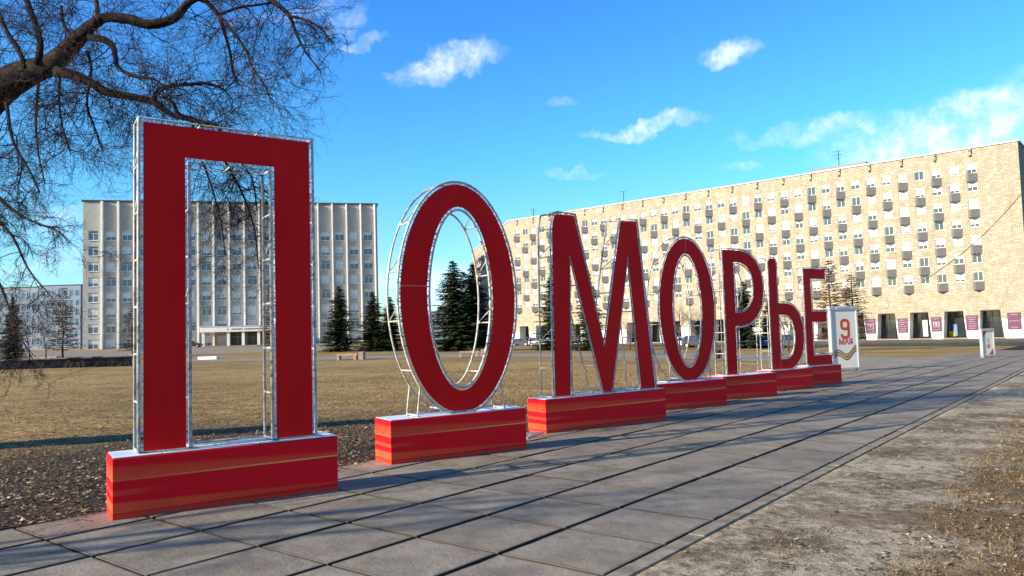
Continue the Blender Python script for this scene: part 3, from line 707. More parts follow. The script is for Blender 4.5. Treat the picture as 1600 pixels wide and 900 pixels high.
# local frame: x from far-left corner towards near-right corner so that outside is -y
ang_rb = math.atan2(-RDY, -RDX)
rb = thing('apartment_block', (RB_.x, RB_.y, 0), ang_rb, 'long tan tiled nine-storey apartment block with grey prow balconies and arcade', 'building')
SP = 2.613; T0 = 6.62; FH = 2.98; WT0 = 27.14
ncol = int((RL-T0-2)/SP)+1
def lx(t): return RL-t          # t measured from the near right corner
ops = []
WW, WH = 1.42, 1.46
wins = [(i, f) for i in range(ncol) for f in range(7)]
for i, f in wins:
    c = lx(T0+SP*i); ops.append((c-WW/2, c+WW/2, WT0-WH-FH*f, WT0-FH*f))
link('wall', wall_mesh(RL, 3.0, TOP, ops, .3, M_rbwall), rb)
wm, pm_ = window_mesh(WW, WH, M_frame), pane_mesh(WW, WH, M_glassB)
bmz = [tri_balcony(1.62, 1.0, 1.30)]
big = sorted(wins, key=lambda q: q[0])[:290]; rest = [q for q in wins if q not in set(big)]
surM = simple('pale_window_surround', (.60, .55, .44), .7)
for i, f in wins:
    c = lx(T0+SP*i)
    if (i, f) in set(big):
        w = link('window', wm, rb, (c-WW/2, .12, WT0-WH-FH*f)); link('pane', pm_, w)
        if i < 24:
            m_ = MATS.get('sill_mesh')
            if m_ is None:
                q = MB(); q.box(-.1, WW+.1, -.16, -.10, WH+.0, WH+.12); m_ = q.mesh('lintel', surM); MATS['sill_mesh'] = m_
            link('lintel', m_, w)
if rest:
    m = MB()
    for i, f in rest: c = lx(T0+SP*i); m.box(c-WW/2, c+WW/2, .12, .16, WT0-WH-FH*f, WT0-FH*f)
    m.obj('far_windows', M_glassB, rb, kind='stuff')
for i, f in wins:
    if (i+f) % 2 == 0: link('balcony', bmz[0], rb, (lx(T0+SP*i)-.875+.05, -.02, WT0-WH-FH*f-1.40))
# body, roof, ends
DEP = 13.5
m = MB(); m.box(0.02, RL-.02, .35, DEP, PZ+.36, TOP-.02); m.box(0.02, RL-.02, 3.45, DEP-.05, GB-1, PZ+.35)
core = m.obj('core', M_rbend, rb)
for xx, rz_ in ((RL+.001, PI/2), (-.001, -PI/2)):
    m = MB(); m.box(xx-.03, xx+.03, .001, DEP+.02, GB-1, TOP); m.obj('end_wall', M_rbend, rb)
m = MB(); m.box(-.25, RL+.25, -.22, DEP+.2, TOP, TOP+.22); m.obj('roof_coping', M_coping, rb)
m = MB(); m.box(RL-34, RL-24, 4, 9, TOP+.2, TOP+1.5); m.obj('roof_housing', M_corr, rb)
for k_ in range(20):     # rainwater holes under the parapet with a dark streak above
    t_ = T0+.0+5.226*k_
    if t_ > RL-2: break
    m = MB(); m.box(lx(t_)-.2, lx(t_)+.2, -.012, .05, 28.35, 28.72); m.box(lx(t_)+.12, lx(t_)+.2, -.14, -.02, 28.8, 29.9); m.box(lx(t_)-.25, lx(t_)+.2, -.14, -.02, 29.35, 29.43)
    m.obj('roof_outlet', M_gap, rb)
# arcade: trapezoid openings 5.226 m apart, sloping pillars between
AT = [(22.5-.07, 19.65)]
bay = 5.226
centers = [1.53+bay*k_ for k_ in range(1, 20) if 1.53+bay*k_+1.8 < RL]     # opening centres from the near corner
centers = [5.26+bay*k_ for k_ in range(0, 20) if 5.26+bay*k_+2.2 < RL]
PZ = 3.0
edges = []
for c in centers: edges.append((c-1.38, c+1.38, c-1.80, c+1.80))
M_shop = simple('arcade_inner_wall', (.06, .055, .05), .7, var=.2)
prev = (0, 0)
for k_, e in enumerate(edges+[(RL, RL, RL, RL)]):
    # pillar between previous opening and this one (t to x flips the order)
    x_tl, x_tr, x_bl, x_br = lx(e[0]), lx(prev[0]), lx(e[2]), lx(prev[1])
    poly = [(x_bl, GB-.8), (x_br, GB-.8), (x_tr, PZ+.0), (x_tl, PZ+.0)]
    m = MB(); m.prism(poly, .02, 2.4); me = m.mesh('pillar', M_white); fix(me); pil = link('pillar', me, rb)
    # tiled upper part of the pillar face
    def xat(a, b, z): u = (z-(GB-.8))/(PZ-(GB-.8)); return a+(b-a)*u
    zc = 1.55
    m = MB(); m.prism([(xat(x_bl, x_tl, zc), zc), (xat(x_br, x_tr, zc), zc), (x_tr, PZ), (x_tl, PZ)], -.005, .018); me = m.mesh('tiled_band', M_rbwall); fix(me); link('tiled_band', me, pil)
    prev = (e[1], e[3])
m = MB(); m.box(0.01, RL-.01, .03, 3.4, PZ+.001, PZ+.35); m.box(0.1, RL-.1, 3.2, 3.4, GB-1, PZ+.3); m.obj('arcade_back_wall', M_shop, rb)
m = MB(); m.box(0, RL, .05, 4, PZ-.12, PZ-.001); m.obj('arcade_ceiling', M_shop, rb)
M_int = simple('lit_shop_blind', (.16, .20, .17), .6, var=.2); M_yel = simple('yellow_shop_sign', (.35, .27, .04), .6); M_skin_ = simple('blue_shop_poster', (.12, .20, .36), .6, var=.3, scale=2)
for k_, c in enumerate(centers):
    x0 = lx(c)
    m = MB(); m.box(x0-2.1, x0+2.1, 2.60, 2.66, GB+.25, PZ-.15); sh_ = m.obj('shop_window', M_darkglass, rb)
    m = MB()
    for q in (-1.0, -.15, .8): m.box(x0+q-.04, x0+q+.04, 2.54, 2.598, GB+.25, PZ-.15)
    m.box(x0-1.9, x0+1.9, 2.53, 2.597, .95, 1.02)
    m.obj('shop_window_frame', M_gap, sh_)
    if k_ in (1, 2, 4):
        m = MB(); a = rnd.uniform(-1.0, .0); m.box(x0+a, x0+a+rnd.uniform(.5, 1.0), 2.50, 2.528, GB+.4, GB+rnd.uniform(2.2, 3.2)); m.obj('shop_display', [M_int, M_skin_, M_white, M_skin_, M_int, M_yel][k_], sh_)
        if k_ == 1: m = MB(); m.box(x0-1.3, x0-.4, 2.47, 2.498, GB+.3, GB+1.2); m.obj('shop_display', M_yel, sh_)
    m = MB(); m.box(x0-1.75, x0+1.75, -.25, 1.2, GB-.3, GB+.12); m.obj('shop_step', M_plaza, rb)
# purple banners on the pillars
M_banner = simple('purple_banner', (.125, .050, .085), .6, var=.12, scale=1); M_ink = simple('white_banner_print', (.36, .28, .32), .6)
def banner(tc_, w, h, z0, rows, emblem=False, label='', grp=None):
    o = thing('banner', (RB_.x, RB_.y, 0), ang_rb, label, 'banner', grp)
    m = MB(); m.box(lx(tc_)-w/2, lx(tc_)+w/2, -.06, -.03, z0, z0+h); b = m.obj('banner_sheet', M_banner, o)
    for j in range(rows):
        zz = z0+h*(.86-.74*j/max(1, rows-1)) if rows > 1 else z0+h*.5; ww = w*rnd.uniform(.25, .40)
        if emblem and 0 < j < rows-1: continue
        x_ = lx(tc_)-ww
        while x_ < lx(tc_)+ww-.05:
            dx = rnd.uniform(.06, .22); m = MB(); m.box(x_, min(x_+dx, lx(tc_)+ww), -.068, -.0605, zz, zz+.09); m.obj('banner_print', M_ink, b); x_ += dx+.05
    if emblem:
        for (a0, a1, c0, c1) in ((-.3, .3, .30, .34), (-.3, -.2, .3, .7), (.2, .3, .3, .7), (-.1, .1, .4, .62), (-.18, .18, .62, .67)):
            m = MB(); m.box(lx(tc_)+a0*w, lx(tc_)+a1*w, -.068, -.0605, z0+c0*h, z0+c1*h); m.obj('banner_print', M_ink, b)
gB = 'purple banners on the arcade pillars'
banner(2.05, 1.85, 2.70, -.25, 3, label='purple banner on the white wall at the right end of the arcade')
banner(7.90, 1.75, 2.45, -.25, 6, label='purple banner with lines of print, directly behind the far poster stand')
banner(13.15, 1.6, 2.45, -.35, 5, True, label='purple banner with a white square emblem on the third arcade pillar')
banner(18.35, 1.6, 2.5, -.45, 6, label='purple banner with lines of print on the fourth arcade pillar from the right')
banner(23.6, 1.7, 2.6, -.5, 5, True, label='purple banner with white shapes on the arcade pillar behind the dark conifer')
# antennas on the roof
def antenna(t_, y_, h, label, arms):
    o = thing('roof_antenna', (RB_.x, RB_.y, 0), ang_rb, label, 'antenna')
    m = MB(); m.tube([(lx(t_), y_, TOP+.2), (lx(t_), y_, TOP+.2+h)], .07, 5); m.obj('mast', M_gap, o)
    for i in range(arms):
        m = MB(); zz = TOP+.2+h*(.98-.16*i); m.tube([(lx(t_)-1.1+.2*i, y_, zz), (lx(t_)+.8-.2*i, y_, zz)], .035, 4); m.obj('crossbar', M_gap, o)
antenna(29.4, 6, 4.6, 'tall roof antenna with crossbars, rising from the roof housing', 3)
antenna(78.0, 6, 3.8, 'thin plain mast on the roof of the long apartment block', 1)
antenna(104.5, 5, 3.0, 'short many-barred antenna at the far left roof corner', 4)

# --- wing that turns away behind it
WGB = at(738, 398, 262); WL = math.hypot(WGB.x-RB_.x, WGB.y-RB_.y); ang_w = math.atan2(RB_.y-WGB.y, RB_.x-WGB.x)
wg = thing('apartment_block', (WGB.x, WGB.y, 0), ang_w, 'far tan apartment block wing turning away behind the tall dark spruces', 'building')
ops = [(2+2.6*i, 2+2.6*i+1.4, WT0-WH-FH*f, WT0-FH*f) for i in range(int((WL-4)/2.6)) for f in range(8)]
link('wall', wall_mesh(WL, GB-1.5, TOP, ops, .3, M_rbwall), wg)
m = MB()
for (a, b, c, d) in ops: m.box(a, b, .12, .16, c, d)
m.obj('far_windows', M_glassB, wg, kind='stuff')
m = MB()
for k_, (a, b, c, d) in enumerate(ops):
    if (k_+k_//8) % 2 == 0: m.box(a-.1, b+.1, -1.0, -.01, c-1.3, c-.1)
m.obj('far_balconies', M_corr, wg, kind='stuff')
m = MB(); m.box(.02, WL-.02, .35, 12, GB-2, TOP-.02); m.obj('core', M_rbend, wg)
m = MB(); m.box(-.2, WL-.3, -.2, 12.2, TOP+.004, TOP+.25); m.obj('roof_coping', M_coping, wg)
# overhead cable crossing in front of the block
m = MB(); a, b = at(1602, 296, 108), at(1442, 440, 92); N_ = 14
m.tube([a.lerp(b, i/N_)-Vector((0, 0, 1.0*math.sin(PI*i/N_))) for i in range(N_+1)], .05, 5)
m.obj('overhead_cable', simple('brown_cable', (.12, .07, .04), .6), label='thin brown overhead cable slanting across the right end of the apartment block', cat='cable')
# --- brick building peeping out at the right edge
bb = thing('brick_building', (at(1593, 305, 150).x, 150, 0), -.5, 'orange brick building just visible at the right edge behind the apartment block', 'building')
ztop = at(1597, 305, 150).z
ops = [(2+3*i, 3.5+3*i, 2+3*f, 3.6+3*f) for i in range(5) for f in range(8)]
link('wall', wall_mesh(18, -3, ztop, ops, .2, simple('orange_brick_wall', (.42, .16, .07), .85, scale=2)), bb)
for (a, b_, c, d) in ops: w = link('window', window_mesh(1.5, 1.6, M_frame) if 'bbw' not in MATS else MATS['bbw'], bb, (a, .1, c)); MATS['bbw'] = w.data; link('pane', MATS.setdefault('bbp', pane_mesh(1.5, 1.6, M_glassB)), w)
m = MB(); m.box(.02, 17.98, .3, 12, -3, ztop-.02); m.obj('core', M_roof, bb)

# --- administration building on the left
LA, LB_ = at(130, 311.6, 158), at(588.5, 321.7, 172.5)
LL = math.hypot(LB_.x-LA.x, LB_.y-LA.y); ang_l = math.atan2(LB_.y-LA.y, LB_.x-LA.x); LT = 31.7
lb = thing('office_building', (LA.x*1.2, LA.y*1.2, -.34), ang_l, 'grey nine-storey office building with tall white vertical fins and entrance canopy', 'building')
lb.scale = (1.2, 1.2, 1.2)
NB = 19; first = 3.75; pitch = (LL-first-.55)/(NB-1); PITCHZ = 3.27; LW, LH = 1.95, 2.0
fins = [first+pitch*i for i in range(NB)]
bays = [(.15 if i == 0 else fins[i-1], fins[i]) for i in range(NB)]
TOPW = 24.15+1.35     # head of the top row of windows
ops = []; lw_ = []
for i, (a, b) in enumerate(bays):
    c = (a+b)/2
    for f in range(8):
        if f == 7 and i in (9, 10, 11): continue
        ops.append((c-LW/2, c+LW/2, TOPW-LH-PITCHZ*f, TOPW-PITCHZ*f)); lw_.append((c, f))
entr = bays[9][0]+.15, bays[11][1]-.15
GL = .0
ops.append((entr[0], entr[1], GL-.6, 3.4))
link('wall', wall_mesh(LL, GL-1.5, LT, ops, .3, M_lbwall), lb)
wm2, pm2 = window_mesh(LW, LH, M_frame, transom=.28), pane_mesh(LW, LH, M_glassA)
q = MB(); q.box(.0, LW, -.30, -.18, -.14, -.02); sillm = q.mesh('sill', M_coping)
q = MB(); q.add([(-.02, -.312, -1.0), (LW+.02, -.312, -1.0), (LW+.02, -.312, -.15), (-.02, -.312, -.15)], [(0, 1, 2, 3)]); 
for c, f in lw_:
    w = link('window', wm2, lb, (c-LW/2, .16, TOPW-LH-PITCHZ*f)); link('pane', pm2, w)
    link('sill', sillm, w)
q = MB(); q.box(-LW/2, LW/2, -.03, -.003, GL-.3, GL+.62); bpm = q.mesh('basement_panel', simple('dark_basement_panel', (.02, .025, .035), .4))
for i, (a, b) in enumerate(bays):
    if i not in (9, 10, 11): link('basement_panel', bpm, lb, ((a+b)/2, 0, 0))
q = MB(); q.box(-.15, .15, -.85, -.002, GL-1.2, LT+.05); finm = q.mesh('fin', M_fin); bevel_mesh(finm, .02)
for k_, x_ in enumerate(fins):
    if k_ in (8, 9, 10, 11): 
        q = MB(); q.box(-.15, .15, -.85, -.002, 4.6, LT+.05); link('fin', q.mesh('fin', M_fin), lb, (x_, 0, 0))
    else: link('fin', finm, lb, (x_, 0, 0))
m = MB(); m.box(.02, LL-.02, 1.45, 15, GL-1.5, LT-.02); m.obj('core', M_lbwall, lb)
m = MB(); m.box(-.02, .018, 0.001, 15, GL-1.5, LT); m.box(LL-.018, LL+.02, .001, 15, GL-1.5, LT); m.obj('end_wall', material('light_grey_end_cladding', brick_fn((.46, .455, .43), (.40, .395, .375), (.36, .36, .34), (.27, .265, .25), .45, .42, .022, axes='YZ')), lb, kind='stuff')
m = MB(); m.box(-.3, LL+.3, -.3, 15.2, LT+.052, LT+.35); m.obj('roof_coping', M_roof, lb)
# entrance: canopy, columns, doors, steps
cx0, cx1 = entr[0]-5.6, entr[1]+1.2
m = MB(); m.box(cx0, cx1, -4.2, -1.0, 3.42, 4.55); me = m.mesh('canopy', M_white); bevel_mesh(me, .04); can = link('canopy', me, lb)
m = MB(); m.box(cx0-.1, cx1+.1, -4.3, -.98, 4.56, 4.70); m.obj('canopy_edge', M_coping, can)
x_ = cx0+5.4
M_gold = simple('gold_lettering', (.28, .22, .10), .5)
while x_ < cx1-.8:
    w_ = rnd.uniform(.18, .34)
    if rnd.random() < .88: m = MB(); m.box(x_, x_+w_, -4.24, -4.202, 3.82, 4.14); m.obj('canopy_mark', M_gold, can)
    x_ += w_+.12
for c_ in (cx0+.6, entr[0], bays[9][1], bays[10][1], entr[1], cx1-.5):
    m = MB(); m.box(c_-.28, c_+.28, -3.9, -3.3, GL-.9, 3.418); m.obj('column', M_white, lb)
M_door = simple('brown_entrance_door', (.06, .03, .02), .25, spec=.6)
for i in (9, 10, 11):
    a, b = bays[i]
    m = MB(); m.box(a+.5, b-.5, .9, 1.0, GL-.1, 3.2); d = m.obj('door', M_door, lb)
    m = MB(); m.box((a+b)/2-.03, (a+b)/2+.03, .86, .898, GL-.1, 3.2); m.box(a+.5, b-.5, .86, .897, 2.3, 2.38); m.obj('door_frame', M_frame2, d)
m = MB(); m.box(entr[0]+.002, entr[1]-.002, 1.2, 1.3, GL-1, 3.395); m.obj('porch_wall', M_lbwall, lb)
for k_ in range(4):
    m = MB(); m.box(cx0-.5-.4*k_, cx1+.5+.4*k_, -4.6-.4*k_, -1.0, GL-1.2, GL-.2-.16*k_); m.obj('step', M_plaza, lb)

# --- pale modern building far left and a small dark one in the gap
M_pale = simple('pale_blue_facade', (.20, .24, .29), .5, var=.12, scale=.2)
M_bluegl = simple('blue_strip_glass', (.06, .13, .24), .08, spec=.9, var=.3, scale=.3)
def block(name, u0, v0, u1, v1, y, dep, label, floors, mat, cols, rz=0.0, wmat=None):
    a, b = at(u0, v0, y), at(u1, v1, y); g = Z(a.x, a.y)-1.0; L = b.x-a.x; H = max(a.z, b.z)
    o = thing(name, (a.x, y, 0), rz, label, 'building')
    fh = (H-1.0-g-1.5)/floors; ops = []
    for f in range(floors):
        for c in range(cols):
            x0 = L*(c+.2)/cols; ops.append((x0, x0+L*.6/cols, g+1.7+fh*f+fh*.2, g+1.7+fh*f+fh*.75))
    link('wall', wall_mesh(L, g, H, ops, .2, mat), o)
    for (x0, x1, z0, z1) in ops: 
        m = MB(); m.box(x0, x1, .12, .16, z0, z1); m.obj('window', wmat or M_bluegl, o)
    m = MB(); m.box(.02, L-.02, .3, dep, g, H-.02); m.obj('core', mat, o); m = MB(); m.box(-.15, L+.15, -.15, dep+.1, H+.001, H+.2); m.obj('roof', M_roof, o)
    return o
block('office_building', -60, 452, 66, 452, 235, 12, 'long pale blue-grey building half hidden by the bare tree at the left edge', 5, M_pale, 15)
block('office_building', 62, 447, 126, 447, 222, 12, 'pale blue-grey building with a raised roof directly left of the finned office building', 6, M_pale, 7, rz=.0)
block('apartment_block', 655, 488, 706, 488, 290, 12, 'distant blue-grey building in the gap between the office and the dark spruces', 6, simple('distant_grey_wall', (.16, .19, .24), .8), 6, wmat=M_darkglass)

# ------------------------------------------------------------------ vegetation
M_needle = simple('dark_spruce_needles', (.042, .054, .022), .85, var=.6, scale=.9, spec=.15)
M_larch = simple('brown_larch_twigs', (.12, .068, .034), .9, var=.4, scale=.8)
M_bark = simple('dark_brown_bark', (.055, .04, .03), .95, var=.5, scale=6, bmp=.8)
def crown_spruce(H, R, seed):
    r = random.Random(seed); m = MB(); nw = int(H*5.2)
    for w in range(nw):
        z = H*(.035+.955*(w/nw)**.95); f = 1-z/H; L0 = R*1.18*(f**.72)*(1.0 if f < .93 else .85)+.10
        nb = 13 if f > .15 else 7
        for k in range(nb):
            az = r.uniform(0, 2*PI); L = L0*r.uniform(.55, 1.14)*(.78+.55*abs(mnoise.noise(Vector((math.cos(az)*1.3+seed, math.sin(az)*1.3, z*.9)))*1.6)); zz = z+r.uniform(-.12, .12); droop = .18+.25*f
            n = max(3, int(L/.19)); dx, dy = math.cos(az), math.sin(az)
            for i in range(n):
                u = (i+.6)/n; px, py = dx*L*u, dy*L*u; pz = zz-droop*L*u+.34*L*u*u*droop*1.6+.05*L*u
                wd = (.34+.26*(1-u))*min(1.2, L*.5+.35)
                for s in (-1, 1):
                    a = az+s*r.uniform(.5, 1.2); q = wd*r.uniform(.7, 1.3)
                    tip = (px+math.cos(a)*q, py+math.sin(a)*q, pz-q*r.uniform(.0, .45))
                    ww = .11+.04*r.random(); ox, oy = -math.sin(a)*ww, math.cos(a)*ww
                    m.add([(px-ox, py-oy, pz+r.uniform(-.03, .03)), (px+ox, py+oy, pz+r.uniform(-.03, .07)), tip], [(0, 1, 2)])
                if r.random() < .5:
                    q = r.uniform(.1, .22); m.add([(px-.06, py, pz), (px+.06, py+.03, pz), (px+dx*.06, py+dy*.06, pz-q)], [(0, 1, 2)])
            tip = (dx*(L+.12), dy*(L+.12), zz-droop*L+.34*L*droop*1.6+.08); pz = zz-droop*L*.9+.34*L*.81*droop*1.6
            m.add([(dx*L*.85-dy*.06, dy*L*.85+dx*.06, pz), (dx*L*.85+dy*.06, dy*L*.85-dx*.06, pz), tip], [(0, 1, 2)])
    m.add([(-.05, 0, H-.4), (.05, 0, H-.4), (0, 0, H+.15)], [(0, 1, 2)])
    return m.mesh('crown', M_needle)
def trunk_mesh(H, r0, nseg=8, wob=.05, seed=1):
    r = random.Random(seed); m = MB(); m.tube([(r.uniform(-wob, wob)*(i > 0), r.uniform(-wob, wob)*(i > 0), -.4+(H+.4)*i/nseg) for i in range(nseg+1)], [r0*(1-.92*i/nseg) for i in range(nseg+1)], 7)
    return m.mesh('trunk', M_bark, True)
def crown_larch(H, R, seed, dense=1.0):
    r = random.Random(seed); m = MB(); nw = int(H*4.4*dense)
    for w in range(nw):
        z = H*(.12+.86*w/nw); f = 1-z/H; L0 = R*(f**.7)+.15
        for k in range(8):
            az = r.uniform(0, 2*PI); L = L0*r.uniform(.5, 1.1); dx, dy = math.cos(az), math.sin(az); up = r.uniform(-.05, .25)
            tipz = z+up*L
            m.tube([(0, 0, z), (dx*L*.5, dy*L*.5, z+up*L*.35), (dx*L, dy*L, tipz)], [.028, .018, .006], 3, caps=False)
            for i in range(int(L*9*dense)):
                u = r.uniform(.12, 1); a = az+r.choice((-1, 1))*r.uniform(.3, 1.4); q = r.uniform(.15, .5)*(1.2-u*.5)
                p = Vector((dx*L*u, dy*L*u, z+up*L*u)); t = p+Vector((math.cos(a)*q, math.sin(a)*q, r.uniform(-.7, .5)*q)); s = Vector((0, 0, r.uniform(.025, .06)))
                m.add([p-s, p+s, t], [(0, 1, 2)])
    return m.mesh('crown', M_larch)
def conifer(name, u, vbase, vtop, y, wpx, variant, label, group, kind='spruce'):
    p = at(u, vbase, y); x = p.x; g = Z(x, y); H = at(u, vtop, y).z-g; R = wpx/2/F*y
    base = MATS['conifer', kind, variant]
    o = thing(name, (x, y, g), rnd.uniform(0, 6), label, 'tree', group)
    s = (R/base[2], R/base[2], H/base[1])
    c = link('crown', base[0], o); c.scale = s; t_ = link('trunk', base[3], o); t_.scale = s
    return o
for v in range(3): MATS['conifer', 'spruce', v] = (crown_spruce(11, 2.7, 50+v), 11, 2.7, trunk_mesh(10.5, .2, seed=v))
for v in range(2): MATS['conifer', 'larch', v] = (crown_larch(10, 2.7, 70+v, .72), 10, 2.5, trunk_mesh(9.8, .15, seed=v+5))
gs = 'dark spruces across the square'; gl = 'brown larches across the square'
conifer('spruce_tree', 531, 546, 446, 104, 52, 0, 'single slim dark spruce in front of the right end of the office building', gs)
conifer('spruce_tree', 584, 546, 455, 100, 52, 1, 'bushy dark spruce touching the frame of the first oval letter, left of a pair', gs)
conifer('spruce_tree', 611, 546, 462, 103, 48, 2, 'dark spruce partly behind the left side of the first oval letter', gs)
conifer('spruce_tree', 712, 547, 406, 92, 86, 0, 'tallest pointed dark spruce seen through the first oval letter', gs)
conifer('spruce_tree', 741, 547, 410, 95, 76, 2, 'tall dark spruce close behind the right side of the first oval letter', gs)
conifer('spruce_tree', 868, 548, 412, 88, 58, 1, 'dark spruce behind the left stem of the M-shaped letter', gs)
conifer('spruce_tree', 922, 550, 420, 84, 50, 2, 'dark spruce in the middle of the M-shaped letter', gs)
conifer('spruce_tree', 1166, 545, 438, 92, 54, 0, 'dark spruce seen through the bowl of the P-shaped letter', gs)
conifer('spruce_tree', 1204, 545, 466, 96, 40, 1, 'low dark spruce between the P-shaped and the b-shaped letters', gs)
conifer('spruce_tree', 20, 558, 462, 84, 36, 2, 'narrow dark spruce at the left edge under the bare branches', gs)
conifer('larch_tree', 1301, 545, 402, 78, 84, 0, 'taller brown larch behind the poster with the red nine', gl, 'larch')
conifer('larch_tree', 1336, 545, 424, 80, 84, 1, 'shorter brown larch just right of the poster with the red nine', gl, 'larch')
conifer('larch_tree', 98, 555, 446, 100, 66, 0, 'thin brown larch in front of the pale building at the left', gl, 'larch')
conifer('larch_tree', 207, 553, 468, 104, 52, 1, 'thin brown larch partly behind the left leg of the gate-shaped letter', gl, 'larch')
conifer('larch_tree', 423, 553, 438, 98, 40, 0, 'brown larch in the right side of the gate-shaped letter', gl, 'larch')

# bare deciduous shrubs and trees: recursive branching
class Twig:
    def __init__(s, seed, keep=None): s.r = random.Random(seed); s.m = MB(); s.keep = keep; s.nb = 0
    def branch(s, p, d, L, rad, lvl, droop=0.0, kids=5, curl=.25, shrink=.62, spread=.8, nseg=5, tip=.35):
        r = s.r; pts = [Vector(p)]; rs = [rad]; d = Vector(d).normalized()
        side = Vector((r.gauss(0, 1), r.gauss(0, 1), r.gauss(0, 1)))
        for i in range(nseg):
            d = (d+Vector((r.gauss(0, 1), r.gauss(0, 1), r.gauss(0, 1)))*curl*.45+side*curl*.06+Vector((0, 0, -droop*(i+1)/nseg))).normalized()
            q = pts[-1]+d*(L/nseg)
            if s.keep and not s.keep(q): break
            pts.append(q); rs.append(rad*(1-(1-tip)*(i+1)/nseg))
        if len(pts) < 2: return
        s.m.tube(pts, rs, 3 if rad < .02 else (5 if rad < .06 else 7), caps=False); s.nb += 1
        if lvl <= 0: return
        n = max(1, int(kids*r.uniform(.7, 1.3)))
        for k in range(n):
            u = r.uniform(.18, 1.0)*(len(pts)-1); i = min(int(u), len(pts)-2); q = pts[i].lerp(pts[i+1], u-i); dd = (pts[i+1]-pts[i]).normalized()
            perp = dd.orthogonal().normalized(); perp.rotate(Matrix.Rotation(r.uniform(0, 2*PI), 3, dd))
            nd = (dd+perp*spread*r.uniform(.6, 1.4)).normalized()
            s.branch(q, nd, L*shrink*r.uniform(.6, 1.2), max(rs[i]*.58, .0022), lvl-1, droop, kids, curl, shrink, spread, max(3, nseg-1), tip)
M_barkbig = material('grey_brown_branch_bark', lambda t, b: (lambda tc: (setin(t, b, col=t.mix(t.mapr(t.noise(tc, 7, 5, .7), .38, .62), (.011, .008, .007), (.045, .032, .023)), rough=.95, spec=.15), bump(t, b, t.noise(t.vmath('MULTIPLY', tc, (1, 1, 1)), 24, 4, .7), .9, .03)))(t.new('ShaderNodeTexCoord').outputs['Object']))
M_twig = simple('dark_brown_twig', (.036, .022, .021), .9, var=.35, scale=2)
def bare_tree(x, y, H, seed, label, lvl=4, kids=4, name='bare_tree', group=None, mat=None, r0=None):
    g = Z(x, y); o = thing(name, (x, y, g), 0, label, 'tree', group); r0 = r0 or H*.022
    tw = Twig(seed); r = tw.r; tr = MB()
    pts = [Vector((0, 0, -.3)), Vector((r.uniform(-.1, .1), r.uniform(-.1, .1), H*.15)), Vector((r.uniform(-.2, .2), r.uniform(-.2, .2), H*.32)), Vector((r.uniform(-.4, .4), r.uniform(-.4, .4), H*.6))]
    tr.tube(pts, [r0*1.2, r0, r0*.8, r0*.4], 8); tr.obj('trunk', M_bark, o, smooth=True)
    for k in range(9):
        u = r.uniform(.3, 1); q = pts[1].lerp(pts[3], u); az = r.uniform(0, 2*PI)
        tw.branch(q, (math.cos(az)*.7, math.sin(az)*.7, 1.0), H*.36*r.uniform(.7, 1.1), r0*.42, lvl-1, .02, kids, .25, .62, .8)
    tw.m.obj('crown', mat or M_twig, o); return o
M_bush = simple('reddish_bare_twigs', (.16, .09, .065), .9, var=.3)
gb = 'bare shrubs and small trees across the square'
for (u, vb, vt, y, s_, lab, mt) in [(1062, 545, 452, 74, 5, 'bare bushy tree seen through the second oval letter', M_bush), (1092, 543, 478, 76, 6, 'small bare bush near the right rim of the second oval letter', M_twig), (1232, 540, 486, 70, 7, 'bare grey bush behind the bowl of the b-shaped letter', M_twig), (46, 557, 482, 80, 8, 'reddish bare bush beside the narrow spruce at the left', M_bush), (72, 556, 492, 88, 9, 'reddish bare bush next to the thin larch at the left', M_bush), (1340, 543, 500, 96, 10, 'small bare bush right of the red nine poster', M_bush), (985, 545, 492, 90, 12, 'bare bush under the right arch of the M-shaped letter', M_bush)]:
    p = at(u, vb, y); H = at(u, vt, y).z-Z(p.x, y); bare_tree(p.x, y, H, s_, lab, 4, 5, 'bare_bush' if H < 5 else 'bare_tree', gb, mt, r0=.07)

# --- the great bare tree overhanging from the left
trunkx, trunky = -11.2, 12.2
bt = thing('overhanging_tree', (trunkx, trunky, Z(trunkx, trunky)), 0, 'great bare tree leaning in from the left over the gate-shaped letter', 'tree')
TO = Vector((trunkx, trunky, Z(trunkx, trunky)))
def keep(qw):
    q = qw+TO
    if q.z < .35: return False
    # keep clear of the gate-shaped letter's frame and of what is in front of it
    dx, dy = q.x+3.931, q.y-7.424; ca, sa = math.cos(.578), math.sin(.578)
    lx_, ly_ = dx*ca+dy*sa, -dx*sa+dy*ca
    if -.6 < lx_ < 3.4 and ly_ < .75 and q.z < 5.5: return False
    if q.y < 7.0: return False
    return True
def trace(pts, y):      # (px, py, radius px) list at a depth profile -> tree-local points and radii
    out = []; rs = []
    for i, p in enumerate(pts):
        yy = y[0]+(y[1]-y[0])*i/max(1, len(pts)-1); q = at(p[0], p[1], yy)-TO; out.append(q); rs.append(p[2]/F*yy*.8)
    return out, rs
def smooth(pts, rs, k=3):
    o, r = [], []
    for i in range(len(pts)-1):
        p0, p1, p2, p3 = pts[max(0, i-1)], pts[i], pts[i+1], pts[min(len(pts)-1, i+2)]
        for j in range(k):
            t = j/k; o.append(.5*((2*p1)+(p2-p0)*t+(2*p0-5*p1+4*p2-p3)*t*t+(3*p1-p0-3*p2+p3)*t**3)); r.append(rs[i]*(1-t)+rs[i+1]*t)
    return o+[pts[-1]], r+[rs[-1]]
